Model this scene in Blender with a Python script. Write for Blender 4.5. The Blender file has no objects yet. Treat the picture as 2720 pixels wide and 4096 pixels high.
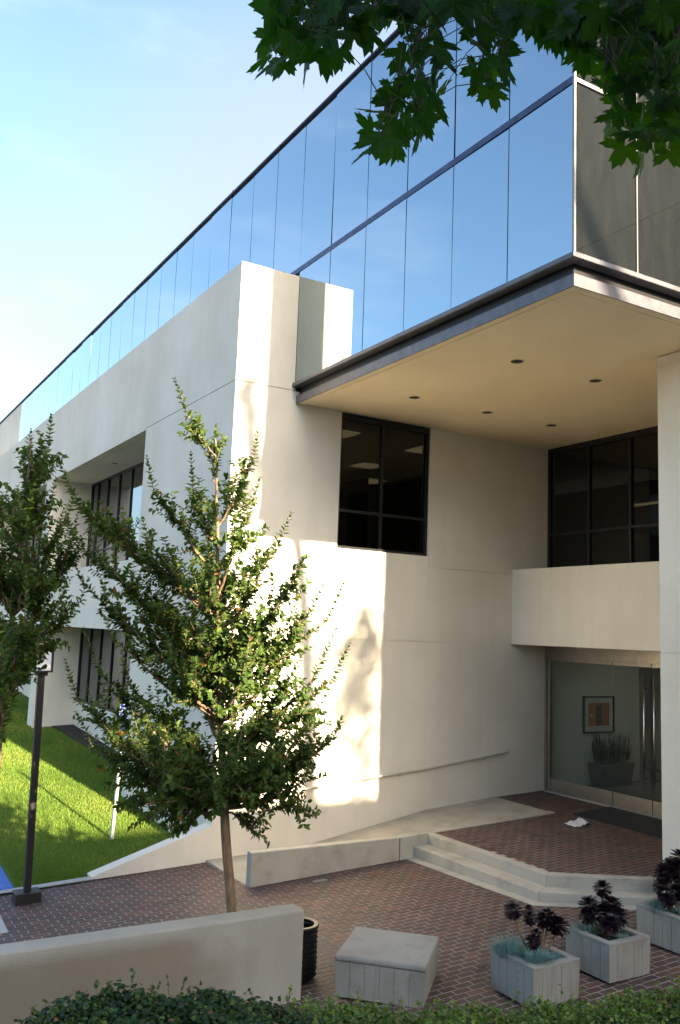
import bpy, bmesh, math, random
import numpy as np
from mathutils import Vector, Matrix

rng = np.random.default_rng(7)
random.seed(7)
scene = bpy.context.scene
COL = scene.collection

# ------------------------------------------------------------------ camera
CAM = np.array([-5.8202, -13.5007, 2.995])
YAW, PITCH, ROLL, FPX = -0.5336, 0.1340, 0.0382, 3531.2
_f = np.array([-math.sin(YAW) * math.cos(PITCH), math.cos(YAW) * math.cos(PITCH), math.sin(PITCH)])
_r = np.array([math.cos(YAW), math.sin(YAW), 0.0])
_u = np.cross(_r, _f)
CR = _r * math.cos(ROLL) + _u * math.sin(ROLL)
CU = -_r * math.sin(ROLL) + _u * math.cos(ROLL)
CF = _f
cam_data = bpy.data.cameras.new('camera')
cam = bpy.data.objects.new('camera', cam_data)
COL.objects.link(cam)
cam.matrix_world = Matrix(((CR[0], CU[0], -CF[0], CAM[0]), (CR[1], CU[1], -CF[1], CAM[1]),
                           (CR[2], CU[2], -CF[2], CAM[2]), (0, 0, 0, 1)))
cam_data.sensor_fit = 'HORIZONTAL'
cam_data.sensor_width = 36.0
cam_data.lens = 36.0 * FPX / 2720.0
cam_data.clip_start = 0.05
cam_data.clip_end = 2000
scene.camera = cam

# ------------------------------------------------------------------ sky, sun, exposure
SUN_TRAVEL = Vector((-0.54, 6.67, -2.42)).normalized()      # the way the light goes
SUN_EL = math.asin(-SUN_TRAVEL.z)
SUN_AZ = math.atan2(-SUN_TRAVEL.x, -SUN_TRAVEL.y)
world = bpy.data.worlds.new('World')
scene.world = world
world.use_nodes = True
wn = world.node_tree
wn.nodes.clear()
wo = wn.nodes.new('ShaderNodeOutputWorld')
wb = wn.nodes.new('ShaderNodeBackground')
ws = wn.nodes.new('ShaderNodeTexSky')
ws.sky_type = 'NISHITA'
ws.sun_disc = False
ws.sun_elevation = SUN_EL
ws.sun_rotation = SUN_AZ
ws.air_density = 1.0
ws.dust_density = 2.8
ws.ozone_density = 2.0
wb.inputs['Strength'].default_value = 0.09
# a thin bright veil of cirrus stands over the building, the rest of the sky is clear
wt = wn.nodes.new('ShaderNodeTexCoord')
wd = wn.nodes.new('ShaderNodeVectorMath')
wd.operation = 'DOT_PRODUCT'
wd.inputs[1].default_value = Vector((0.54, 0.79, 0.26)).normalized()
wn.links.new(wt.outputs['Generated'], wd.inputs[0])
wm = wn.nodes.new('ShaderNodeMapping')
wm.inputs['Scale'].default_value = (1.2, 1.2, 4.0)
wm.inputs['Location'].default_value = (3.3, 0.0, 0.0)
wn.links.new(wt.outputs['Generated'], wm.inputs['Vector'])
wz = wn.nodes.new('ShaderNodeTexNoise')
wz.inputs['Scale'].default_value = 2.0
wz.inputs['Detail'].default_value = 6
wz.inputs['Roughness'].default_value = 0.55
wn.links.new(wm.outputs[0], wz.inputs['Vector'])
wa = wn.nodes.new('ShaderNodeMapRange')
wa.interpolation_type = 'SMOOTHSTEP'
wa.inputs[1].default_value = 0.87
wa.inputs[2].default_value = 1.0
wa.inputs[4].default_value = 0.92
wn.links.new(wd.outputs['Value'], wa.inputs[0])
wc = wn.nodes.new('ShaderNodeMapRange')          # scattered wisps elsewhere
wc.interpolation_type = 'SMOOTHSTEP'
wc.inputs[1].default_value = 0.52
wc.inputs[2].default_value = 0.78
wc.inputs[4].default_value = 0.3
wn.links.new(wz.outputs['Fac'], wc.inputs[0])
wmix = wn.nodes.new('ShaderNodeMix')
wmix.data_type = 'RGBA'
wmix.inputs[7].default_value = (1.62, 1.74, 1.84, 1)
wn.links.new(wa.outputs[0], wmix.inputs[0])
wn.links.new(ws.outputs[0], wmix.inputs[6])
wcl = wn.nodes.new('ShaderNodeMix')
wcl.data_type = 'RGBA'
wcl.inputs[7].default_value = (3.9, 4.1, 4.3, 1)
wn.links.new(wc.outputs[0], wcl.inputs[0])
wn.links.new(wmix.outputs[2], wcl.inputs[6])
wn.links.new(wcl.outputs[2], wb.inputs['Color'])
wn.links.new(wb.outputs[0], wo.inputs['Surface'])
sun_data = bpy.data.lights.new('sun', 'SUN')
sun_data.energy = 5.0
sun_data.angle = math.radians(0.55)
sun_data.color = (1.0, 0.83, 0.60)
sun = bpy.data.objects.new('sun', sun_data)
COL.objects.link(sun)
sun.rotation_euler = SUN_TRAVEL.to_track_quat('-Z', 'Y').to_euler()
vs = scene.view_settings
vs.view_transform = 'Standard'
vs.look = 'None'
vs.exposure = 2.5
vs.gamma = 1.0
vs.use_curve_mapping = False
scene.cycles.caustics_reflective = False
scene.cycles.caustics_refractive = False
scene.cycles.max_bounces = 10
scene.cycles.diffuse_bounces = 8
scene.cycles.transparent_max_bounces = 16
scene.cycles.use_denoising = True
scene.cycles.sample_clamp_indirect = 6.0


# ------------------------------------------------------------------ helpers
def ray(px, py):
    return CF + CR * (px - 1360) / FPX - CU * (py - 2048) / FPX


def at(px, py, t):
    return CAM + ray(px, py) * t


def project(p):
    v = np.asarray(p) - CAM
    z = v @ CF
    return 1360 + FPX * (v @ CR) / z, 2048 - FPX * (v @ CU) / z, z


def mat(name, base=(0.5, 0.5, 0.5), rough=0.6, metal=0.0, spec=0.5):
    m = bpy.data.materials.new(name)
    m.use_nodes = True
    b = m.node_tree.nodes['Principled BSDF']
    b.inputs['Base Color'].default_value = (*base, 1)
    b.inputs['Roughness'].default_value = rough
    b.inputs['Metallic'].default_value = metal
    b.inputs['Specular IOR Level'].default_value = spec
    return m


class NT:
    """small node helper on a principled material"""
    def __init__(self, m):
        self.m = m
        self.t = m.node_tree
        self.b = self.t.nodes.get('Principled BSDF')
        self.co = None

    def n(self, typ, **kw):
        nd = self.t.nodes.new(typ)
        for k, v in kw.items():
            if hasattr(nd, k):
                setattr(nd, k, v)
            else:
                nd.inputs[k.replace('_', ' ')].default_value = v
        return nd

    def l(self, a, b):
        self.t.links.new(a, b)

    def coords(self, world=True, scale=(1, 1, 1)):
        if world:
            g = self.n('ShaderNodeNewGeometry').outputs['Position']
        else:
            g = self.n('ShaderNodeTexCoord').outputs['Object']
        mp = self.n('ShaderNodeMapping')
        mp.inputs['Scale'].default_value = scale
        self.l(g, mp.inputs['Vector'])
        return mp.outputs[0]

    def noise(self, co, scale, detail=4, rough=0.55):
        nd = self.n('ShaderNodeTexNoise')
        nd.inputs['Scale'].default_value = scale
        nd.inputs['Detail'].default_value = detail
        nd.inputs['Roughness'].default_value = rough
        self.l(co, nd.inputs['Vector'])
        return nd.outputs['Fac']

    def ramp(self, fac, stops):
        r = self.n('ShaderNodeValToRGB')
        e = r.color_ramp.elements
        e[0].position, e[0].color = stops[0][0], (*stops[0][1], 1)
        e[1].position, e[1].color = stops[-1][0], (*stops[-1][1], 1)
        for p, c in stops[1:-1]:
            x = e.new(p)
            x.color = (*c, 1)
        self.l(fac, r.inputs[0])
        return r.outputs[0]

    def mix(self, fac, a, b, mode='MIX'):
        m = self.n('ShaderNodeMix')
        m.data_type = 'RGBA'
        m.blend_type = mode
        for sock, v in ((m.inputs[0], fac), (m.inputs[6], a), (m.inputs[7], b)):
            if hasattr(v, 'links'):
                self.l(v, sock)
            elif isinstance(v, tuple):
                sock.default_value = (*v, 1)
            else:
                sock.default_value = v
        return m.outputs[2]

    def bump(self, h, strength=0.3, dist=0.01):
        b = self.n('ShaderNodeBump')
        b.inputs['Strength'].default_value = strength
        b.inputs['Distance'].default_value = dist
        self.l(h, b.inputs['Height'])
        self.l(b.outputs[0], self.b.inputs['Normal'])

    def color(self, c):
        self.l(c, self.b.inputs['Base Color'])


M = {}


def stucco(name, base, streak=0.085):
    m = mat(name, base, 0.85, spec=0.25)
    t = NT(m)
    w = t.coords()
    big = t.noise(w, 0.55, 5)
    st = t.noise(t.coords(scale=(2.6, 2.6, 0.16)), 1.6, 5, 0.6)
    fine = t.noise(w, 55, 6, 0.65)
    dark = tuple(c * (1 - streak * 1.5) * k for c, k in zip(base, (1.0, 0.985, 0.95)))
    lite = tuple(min(1, c * 1.04) for c in base)
    c1 = t.mix(t.ramp(big, [(0.32, (0, 0, 0)), (0.68, (1, 1, 1))]), dark, lite)
    c2 = t.mix(t.ramp(st, [(0.45, (0, 0, 0)), (0.72, (streak * 2.2,) * 3)]), c1, tuple(c * 0.72 for c in base))
    c3 = t.mix(t.ramp(fine, [(0.3, (0.16,) * 3), (0.6, (0, 0, 0))]), c2, tuple(c * 0.6 for c in base))
    t.color(c3)
    t.bump(fine, 0.55, 0.012)
    return m


M['stucco'] = stucco('stucco', (0.80, 0.75, 0.635))
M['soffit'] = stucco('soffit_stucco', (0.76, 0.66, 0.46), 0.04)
M['garden_stucco'] = stucco('garden_wall_stucco', (0.60, 0.56, 0.48), 0.13)


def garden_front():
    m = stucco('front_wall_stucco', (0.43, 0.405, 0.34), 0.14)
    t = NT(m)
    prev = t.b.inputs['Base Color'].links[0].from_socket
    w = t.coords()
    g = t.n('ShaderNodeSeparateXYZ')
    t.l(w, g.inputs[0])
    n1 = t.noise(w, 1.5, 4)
    # browner tone over the left stretch of the wall, ragged edge, fading at the top
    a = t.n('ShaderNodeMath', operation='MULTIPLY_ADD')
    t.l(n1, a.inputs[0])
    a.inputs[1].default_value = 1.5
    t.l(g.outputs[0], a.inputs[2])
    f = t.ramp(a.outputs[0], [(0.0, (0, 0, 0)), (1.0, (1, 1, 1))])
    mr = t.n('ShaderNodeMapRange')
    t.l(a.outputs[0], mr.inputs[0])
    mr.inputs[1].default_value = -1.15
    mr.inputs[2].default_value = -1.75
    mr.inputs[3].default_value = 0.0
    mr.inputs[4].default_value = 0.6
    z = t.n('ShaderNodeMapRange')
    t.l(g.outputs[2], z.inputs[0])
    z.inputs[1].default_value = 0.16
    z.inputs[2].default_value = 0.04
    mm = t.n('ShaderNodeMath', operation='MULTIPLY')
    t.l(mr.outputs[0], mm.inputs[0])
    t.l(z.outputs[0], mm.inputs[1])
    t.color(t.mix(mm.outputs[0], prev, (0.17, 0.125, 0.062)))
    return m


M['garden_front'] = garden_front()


def concrete(name, base, boards=False, world=True):
    m = mat(name, base, 0.8, spec=0.3)
    t = NT(m)
    w = t.coords(world)
    big = t.noise(w, 2.2, 6, 0.6)
    fine = t.noise(w, 60, 5, 0.7)
    c = t.ramp(big, [(0.25, tuple(x * 0.66 for x in base)), (0.5, base), (0.78, tuple(min(1, x * 1.13) for x in base))])
    if boards:
        st = t.noise(t.coords(world, (16, 16, 0.9)), 2.0, 5, 0.7)
        c = t.mix(t.ramp(st, [(0.50, (0, 0, 0)), (0.74, (0.5,) * 3)]), c, tuple(x * 0.5 for x in base))
    pits = t.noise(w, 32, 2, 0.5)
    c = t.mix(t.ramp(pits, [(0.24, (0.7,) * 3), (0.34, (0, 0, 0))]), c, tuple(x * 0.4 for x in base))
    t.color(c)
    t.bump(fine, 0.35, 0.006)
    return m


M['concrete'] = concrete('step_concrete', (0.40, 0.38, 0.32))
M['ramp'] = concrete('ramp_concrete', (0.40, 0.37, 0.30))
M['board_concrete'] = concrete('board_formed_concrete', (0.305, 0.295, 0.255), True)
M['bench_top'] = concrete('bench_concrete', (0.29, 0.28, 0.245))
M['kerb'] = concrete('kerb_concrete', (0.42, 0.42, 0.40))
M['mortar'] = concrete('brick_mortar', (0.30, 0.275, 0.25))


def brick_mat():
    m = mat('red_brick', (0.2, 0.1, 0.08), 0.62, spec=0.35)
    t = NT(m)
    a = t.n('ShaderNodeAttribute', attribute_name='tone')
    w = t.coords()
    n1 = t.noise(w, 26, 5, 0.65)
    base = t.ramp(a.outputs['Fac'], [(0.0, (0.046, 0.030, 0.027)), (0.4, (0.076, 0.040, 0.032)),
                                     (0.8, (0.130, 0.052, 0.036)), (1.0, (0.175, 0.068, 0.042))])
    c = t.mix(t.ramp(n1, [(0.3, (0, 0, 0)), (0.75, (0.55,) * 3)]), base, (0.095, 0.068, 0.058))
    big = t.noise(w, 0.9, 3)
    c = t.mix(t.ramp(big, [(0.42, (0, 0, 0)), (0.7, (0.35,) * 3)]), c, (0.12, 0.078, 0.055))
    t.color(c)
    t.bump(n1, 0.3, 0.006)
    return m


M['brick'] = brick_mat()


def asphalt():
    m = mat('asphalt', (0.05, 0.05, 0.05), 0.9)
    t = NT(m)
    w = t.coords()
    n = t.noise(w, 40, 4, 0.7)
    b = t.noise(w, 0.4, 4)
    c = t.ramp(n, [(0.3, (0.03, 0.03, 0.032)), (0.7, (0.075, 0.073, 0.07))])
    t.color(t.mix(t.ramp(b, [(0.4, (0, 0, 0)), (0.7, (0.4,) * 3)]), c, (0.09, 0.088, 0.083)))
    return m


M['asphalt'] = asphalt()


def mirror_glass(name, col):
    m = mat(name, col, 0.012, 1.0)
    t = NT(m)
    w = t.coords(scale=(1, 1, 0.35))
    n = t.noise(w, 1.1, 2, 0.4)
    t.bump(n, 0.03, 0.05)
    return m


M['mirror'] = mirror_glass('blue_mirror_glass', (0.34, 0.42, 0.45))
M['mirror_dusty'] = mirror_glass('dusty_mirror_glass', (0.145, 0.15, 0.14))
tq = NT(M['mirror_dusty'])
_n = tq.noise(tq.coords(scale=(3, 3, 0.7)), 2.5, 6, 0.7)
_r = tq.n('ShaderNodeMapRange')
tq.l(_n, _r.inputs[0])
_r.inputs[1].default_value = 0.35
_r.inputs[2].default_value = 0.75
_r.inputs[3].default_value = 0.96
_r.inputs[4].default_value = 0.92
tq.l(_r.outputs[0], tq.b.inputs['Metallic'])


def tinted_glass(name, tint, refl=1.0):
    m = bpy.data.materials.new(name)
    m.use_nodes = True
    t = m.node_tree
    t.nodes.clear()
    o = t.nodes.new('ShaderNodeOutputMaterial')
    mx = t.nodes.new('ShaderNodeMixShader')
    tr = t.nodes.new('ShaderNodeBsdfTransparent')
    gl = t.nodes.new('ShaderNodeBsdfGlossy')
    lwt = t.nodes.new('ShaderNodeLayerWeight')
    lwt.inputs['Blend'].default_value = 0.5
    pw = t.nodes.new('ShaderNodeMath')
    pw.operation = 'POWER'
    pw.inputs[1].default_value = 4.0
    fr = t.nodes.new('ShaderNodeMath')
    fr.operation = 'MULTIPLY_ADD'
    fr.inputs[1].default_value = 0.9 - 0.05 * refl
    fr.inputs[2].default_value = 0.05 * refl
    t.links.new(lwt.outputs['Facing'], pw.inputs[0])
    t.links.new(pw.outputs[0], fr.inputs[0])
    tr.inputs['Color'].default_value = (*tint, 1)
    gl.inputs['Roughness'].default_value = 0.01
    gl.inputs['Color'].default_value = (0.9, 0.95, 1, 1)
    t.links.new(fr.outputs[0], mx.inputs[0])
    t.links.new(tr.outputs[0], mx.inputs[1])
    t.links.new(gl.outputs[0], mx.inputs[2])
    t.links.new(mx.outputs[0], o.inputs['Surface'])
    return m


M['dark_glass'] = tinted_glass('bronze_tinted_glass', (0.48, 0.465, 0.42), 0.8)
M['side_glass'] = tinted_glass('reflective_tinted_glass', (0.3, 0.3, 0.3), 2.2)
M['door_glass'] = tinted_glass('clear_door_glass', (0.86, 0.90, 0.87), 0.7)


def metal(name, base, rough, streak=0.25):
    m = mat(name, base, rough, 0.85)
    t = NT(m)
    n = t.noise(t.coords(scale=(1, 1, 1)), 6, 5, 0.65)
    t.color(t.ramp(n, [(0.3, tuple(c * (1 - streak) for c in base)), (0.7, tuple(min(1, c * (1 + streak)) for c in base))]))
    return m


M['bronze'] = mat('dark_bronze_frame', (0.022, 0.020, 0.020), 0.4, 0.3)
M['joint'] = mat('black_joint', (0.012, 0.014, 0.02), 0.6)
M['transom'] = metal('navy_transom', (0.06, 0.07, 0.11), 0.4)
M['fascia'] = metal('grey_fascia_metal', (0.105, 0.105, 0.115), 0.42, 0.25)
M['fascia'].node_tree.nodes['Principled BSDF'].inputs['Metallic'].default_value = 0.15
M['light_metal'] = metal('pale_aluminium', (0.26, 0.24, 0.22), 0.5, 0.15)
M['steel'] = metal('brushed_stainless', (0.46, 0.42, 0.36), 0.28, 0.12)
M['chrome'] = mat('polished_steel', (0.72, 0.70, 0.66), 0.14, 1.0)
M['lamp_bronze'] = mat('lamp_post_bronze', (0.030, 0.026, 0.024), 0.45, 0.2)
M['can'] = mat('black_can_metal', (0.010, 0.010, 0.011), 0.35, 0.3)
M['diffuser'] = mat('white_lamp_panel', (0.72, 0.72, 0.72), 0.35)
M['white_paint'] = mat('white_sign_paint', (0.8, 0.8, 0.8), 0.4)
M['blue_paint'] = mat('blue_sign_paint', (0.03, 0.12, 0.62), 0.35)
M['galv'] = metal('galvanised_post', (0.50, 0.51, 0.52), 0.5, 0.1)
M['interior'] = mat('interior_paint', (0.62, 0.64, 0.58), 0.8)
M['interior_dark'] = mat('interior_dark_panel', (0.075, 0.062, 0.055), 0.7)
M['lobby_floor'] = mat('lobby_floor_tile', (0.20, 0.19, 0.17), 0.25)
M['ceiling'] = mat('ceiling_tile', (0.5, 0.5, 0.47), 0.85)
M['black'] = mat('black_frame_paint', (0.015, 0.015, 0.015), 0.4)
M['art_mat'] = mat('art_mount_card', (0.6, 0.62, 0.56), 0.7)
M['art_orange'] = mat('art_orange_print', (0.42, 0.16, 0.06), 0.6)
M['art_dark'] = mat('art_dark_print', (0.09, 0.055, 0.035), 0.6)
M['pot_dark'] = mat('dark_grey_pot', (0.055, 0.065, 0.068), 0.6)
M['mat_black'] = mat('black_rubber_mat', (0.018, 0.018, 0.018), 0.9)
NT(M['mat_black']).bump(NT(M['mat_black']).noise(NT(M['mat_black']).coords(), 120, 2), 0.4, 0.01)
M['paper'] = mat('white_paper', (0.72, 0.72, 0.74), 0.6)
M['can_light'] = mat('dark_can_recess', (0.03, 0.025, 0.02), 0.5)
M['orange_shade'] = mat('orange_lamp_shade', (0.55, 0.16, 0.03), 0.7)
M['soil'] = mat('dark_mulch', (0.020, 0.013, 0.010), 0.95)
NT(M['soil']).bump(NT(M['soil']).noise(NT(M['soil']).coords(), 30, 5), 0.9, 0.03)


def blue_kerb():
    m = mat('blue_kerb_paint', (0.05, 0.13, 0.42), 0.6)
    t = NT(m)
    n = t.noise(t.coords(), 9, 5, 0.7)
    t.color(t.ramp(n, [(0.3, (0.03, 0.10, 0.42)), (0.6, (0.05, 0.15, 0.5)), (0.8, (0.14, 0.2, 0.36))]))
    return m


M['blue_kerb'] = blue_kerb()


def emit(name, col, s):
    m = bpy.data.materials.new(name)
    m.use_nodes = True
    b = m.node_tree.nodes['Principled BSDF']
    b.inputs['Base Color'].default_value = (*col, 1)
    b.inputs['Emission Color'].default_value = (*col, 1)
    b.inputs['Emission Strength'].default_value = s
    return m


M['lobby_fill'] = emit('lobby_fill_panel', (1.0, 0.93, 0.8), 0.5)  # emission of the added lobby fill
M['troffer'] = emit('lit_ceiling_panel', (1.0, 0.85, 0.55), 0.05)


def leaf_mat(name, stops, trans=0.35, rough=0.42, spec=0.4, trans_tint=(1.5, 1.7, 0.5)):
    m = bpy.data.materials.new(name)
    m.use_nodes = True
    t = NT(m)
    a = t.n('ShaderNodeAttribute', attribute_name='tone')
    c = t.ramp(a.outputs['Fac'], stops)
    t.color(c)
    t.b.inputs['Roughness'].default_value = rough
    t.b.inputs['Specular IOR Level'].default_value = spec
    tl = t.n('ShaderNodeBsdfTranslucent')
    t.l(t.mix(1.0, c, trans_tint, 'MULTIPLY'), tl.inputs['Color'])
    mx = t.n('ShaderNodeMixShader')
    mx.inputs[0].default_value = trans
    t.l(t.b.outputs[0], mx.inputs[1])
    t.l(tl.outputs[0], mx.inputs[2])
    t.l(mx.outputs[0], t.t.nodes['Material Output'].inputs['Surface'])
    return m


M['myrtle_leaf'] = leaf_mat('myrtle_leaf', [(0.0, (0.034, 0.066, 0.016)), (0.5, (0.076, 0.130, 0.028)),
                                            (0.88, (0.165, 0.205, 0.038)), (0.97, (0.16, 0.14, 0.03)), (1.0, (0.24, 0.10, 0.035))], 0.36, 0.5, 0.25)
M['plane_leaf'] = leaf_mat('plane_tree_leaf', [(0.0, (0.008, 0.030, 0.004)), (0.6, (0.018, 0.056, 0.006)),
                                               (1.0, (0.048, 0.108, 0.010))], 0.5, 0.55, 0.22, (1.8, 2.1, 0.4))
M['ivy_leaf'] = leaf_mat('ivy_leaf', [(0.0, (0.008, 0.026, 0.010)), (0.5, (0.020, 0.056, 0.013)), (0.85, (0.06, 0.115, 0.02)),
                                      (0.965, (0.12, 0.17, 0.03)), (1.0, (0.24, 0.11, 0.05))], 0.25, 0.5, 0.3)
M['box_leaf'] = leaf_mat('hedge_leaf', [(0.0, (0.024, 0.060, 0.010)), (0.5, (0.065, 0.140, 0.016)), (0.9, (0.14, 0.23, 0.025)),
                                        (1.0, (0.17, 0.19, 0.035))], 0.28, 0.4)
M['grass'] = leaf_mat('lawn_grass', [(0.0, (0.085, 0.15, 0.02)), (0.6, (0.145, 0.225, 0.03)), (1.0, (0.26, 0.27, 0.06))], 0.3, 0.6, 0.2, (1.3, 1.4, 0.5))
M['fescue'] = leaf_mat('blue_fescue', [(0.0, (0.10, 0.19, 0.15)), (0.5, (0.17, 0.31, 0.28)), (1.0, (0.26, 0.42, 0.40))], 0.15, 0.6, 0.2, (1, 1, 1))
M['aeonium'] = leaf_mat('black_aeonium', [(0.0, (0.008, 0.005, 0.008)), (0.7, (0.018, 0.008, 0.014)), (1.0, (0.045, 0.022, 0.03))], 0.05, 0.28, 0.6, (1, 0.6, 0.6))
M['snake_leaf'] = leaf_mat('indoor_leaf', [(0.0, (0.02, 0.05, 0.02)), (1.0, (0.06, 0.10, 0.04))], 0.1)


def bark(name, a, b):
    m = mat(name, a, 0.85, spec=0.2)
    t = NT(m)
    n = t.noise(t.coords(scale=(3, 3, 0.8)), 9, 5, 0.65)
    t.color(t.ramp(n, [(0.35, a), (0.65, b)]))
    t.bump(n, 0.5, 0.01)
    return m


M['myrtle_bark'] = bark('myrtle_bark', (0.15, 0.098, 0.062), (0.30, 0.21, 0.14))
M['plane_bark'] = bark('plane_tree_bark', (0.06, 0.05, 0.04), (0.20, 0.18, 0.14))
M['stem'] = mat('aeonium_stem', (0.20, 0.13, 0.065), 0.8)


def lawn_mat():
    m = mat('lawn_soil_and_thatch', (0.05, 0.11, 0.015), 0.9, spec=0.1)
    t = NT(m)
    w = t.coords()
    n = t.noise(w, 45, 4, 0.7)
    b = t.noise(w, 0.8, 4)
    c = t.ramp(n, [(0.3, (0.06, 0.105, 0.018)), (0.7, (0.12, 0.18, 0.028))])
    t.color(t.mix(t.ramp(b, [(0.55, (0, 0, 0)), (0.75, (0.4,) * 3)]), c, (0.13, 0.15, 0.03)))
    t.bump(n, 0.8, 0.03)
    return m


M['lawn'] = lawn_mat()
M['pavement'] = concrete('street_pavement', (0.36, 0.35, 0.33))
M['bank_soil'] = mat('bank_soil', (0.045, 0.04, 0.025), 0.95)


# ---- meshes
def tag(o, label=None, cat=None, group=None, kind=None):
    if label:
        o['label'] = label
    if cat:
        o['category'] = cat
    if group:
        o['group'] = group
    if kind:
        o['kind'] = kind
    return o


def empty(name, loc=(0, 0, 0), rz=0.0):
    o = bpy.data.objects.new(name, None)
    COL.objects.link(o)
    o.location = loc
    o.rotation_euler = (0, 0, rz)
    o.empty_display_size = 0.1
    return o


def link(name, me, material=None, parent=None):
    o = bpy.data.objects.new(name, me)
    COL.objects.link(o)
    if material is not None and not me.materials:
        me.materials.append(material)
    if parent is not None:
        o.parent = parent
    return o


class MB:
    def __init__(self):
        self.bm = bmesh.new()

    def box(self, x0, y0, z0, x1, y1, z1):
        v = [self.bm.verts.new(p) for p in ((x0, y0, z0), (x1, y0, z0), (x1, y1, z0), (x0, y1, z0),
                                            (x0, y0, z1), (x1, y0, z1), (x1, y1, z1), (x0, y1, z1))]
        for f in ((0, 3, 2, 1), (4, 5, 6, 7), (0, 1, 5, 4), (1, 2, 6, 5), (2, 3, 7, 6), (3, 0, 4, 7)):
            self.bm.faces.new([v[i] for i in f])
        return self

    def hexa(self, pts):
        """8 points: bottom four then top four, counter-clockwise"""
        v = [self.bm.verts.new(p) for p in pts]
        for f in ((0, 3, 2, 1), (4, 5, 6, 7), (0, 1, 5, 4), (1, 2, 6, 5), (2, 3, 7, 6), (3, 0, 4, 7)):
            self.bm.faces.new([v[i] for i in f])
        return self

    def prism(self, poly, z0, z1):
        """poly: xy list ccw; z0,z1 numbers or functions of (x,y)"""
        g = lambda z, p: z(*p) if callable(z) else z
        b = [self.bm.verts.new((*p, g(z0, p))) for p in poly]
        t = [self.bm.verts.new((*p, g(z1, p))) for p in poly]
        n = len(poly)
        self.bm.faces.new(t)
        self.bm.faces.new(b[::-1])
        for i in range(n):
            j = (i + 1) % n
            self.bm.faces.new((b[i], b[j], t[j], t[i]))
        return self

    def ring(self, cx, cy, z0, z1, r0, r1, n=24):
        a = [[], [], [], []]
        for i in range(n):
            c, s = math.cos(2 * math.pi * i / n), math.sin(2 * math.pi * i / n)
            for k, (r, z) in enumerate(((r0, z0), (r1, z0), (r1, z1), (r0, z1))):
                a[k].append(self.bm.verts.new((cx + r * c, cy + r * s, z)))
        for i in range(n):
            j = (i + 1) % n
            for k in range(4):
                l = (k + 1) % 4
                self.bm.faces.new((a[k][i], a[k][j], a[l][j], a[l][i]))
        return self

    def cyl(self, cx, cy, z0, z1, r0, r1=None, n=20):
        r1 = r0 if r1 is None else r1
        b = [self.bm.verts.new((cx + r0 * math.cos(2 * math.pi * i / n), cy + r0 * math.sin(2 * math.pi * i / n), z0)) for i in range(n)]
        t = [self.bm.verts.new((cx + r1 * math.cos(2 * math.pi * i / n), cy + r1 * math.sin(2 * math.pi * i / n), z1)) for i in range(n)]
        self.bm.faces.new(t)
        self.bm.faces.new(b[::-1])
        for i in range(n):
            j = (i + 1) % n
            self.bm.faces.new((b[i], b[j], t[j], t[i]))
        return self

    def tube(self, pts, radii, n=8):
        pts = [Vector(p) for p in pts]
        if not hasattr(radii, '__len__'):
            radii = [radii] * len(pts)
        rings = []
        for i, p in enumerate(pts):
            d = (pts[min(i + 1, len(pts) - 1)] - pts[max(i - 1, 0)]).normalized()
            a = Vector((0, 0, 1)) if abs(d.z) < 0.9 else Vector((1, 0, 0))
            u = d.cross(a).normalized()
            w = d.cross(u)
            rings.append([self.bm.verts.new(p + (u * math.cos(2 * math.pi * k / n) + w * math.sin(2 * math.pi * k / n)) * radii[i]) for k in range(n)])
        for a, b in zip(rings, rings[1:]):
            for k in range(n):
                l = (k + 1) % n
                self.bm.faces.new((a[k], a[l], b[l], b[k]))
        self.bm.faces.new(rings[0][::-1])
        self.bm.faces.new(rings[-1])
        return self

    def build(self, name, material, parent=None, smooth=False, bevel=0.0, segs=2, tone=None):
        bmesh.ops.recalc_face_normals(self.bm, faces=self.bm.faces)
        me = bpy.data.meshes.new(name)
        self.bm.to_mesh(me)
        self.bm.free()
        if smooth:
            me.shade_smooth()
        if tone is not None:
            at_ = me.attributes.new('tone', 'FLOAT', 'POINT')
            at_.data.foreach_set('value', [tone] * len(me.vertices))
        o = link(name, me, material, parent)
        if bevel:
            b = o.modifiers.new('bevel', 'BEVEL')
            b.width = bevel
            b.segments = segs
            b.limit_method = 'ANGLE'
            b.angle_limit = math.radians(40)
        return o


def mesh_np(name, V, F, tone=None, smooth=False):
    """V (n,3); F (m,k) same size faces; tone per vertex"""
    me = bpy.data.meshes.new(name)
    V = np.asarray(V, dtype=np.float32)
    F = np.asarray(F, dtype=np.int32)
    me.vertices.add(len(V))
    me.vertices.foreach_set('co', V.ravel())
    k = F.shape[1]
    me.loops.add(F.size)
    me.loops.foreach_set('vertex_index', F.ravel())
    me.polygons.add(len(F))
    me.polygons.foreach_set('loop_start', np.arange(0, F.size, k, dtype=np.int32))
    me.polygons.foreach_set('loop_total', np.full(len(F), k, dtype=np.int32))
    me.polygons.foreach_set('use_smooth', np.full(len(F), bool(smooth)))
    me.update(calc_edges=True)
    if tone is not None:
        a = me.attributes.new('tone', 'FLOAT', 'POINT')
        a.data.foreach_set('value', np.asarray(tone, dtype=np.float32))
    return me


def unit(v):
    return v / np.maximum(np.linalg.norm(v, axis=-1, keepdims=True), 1e-9)


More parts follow.
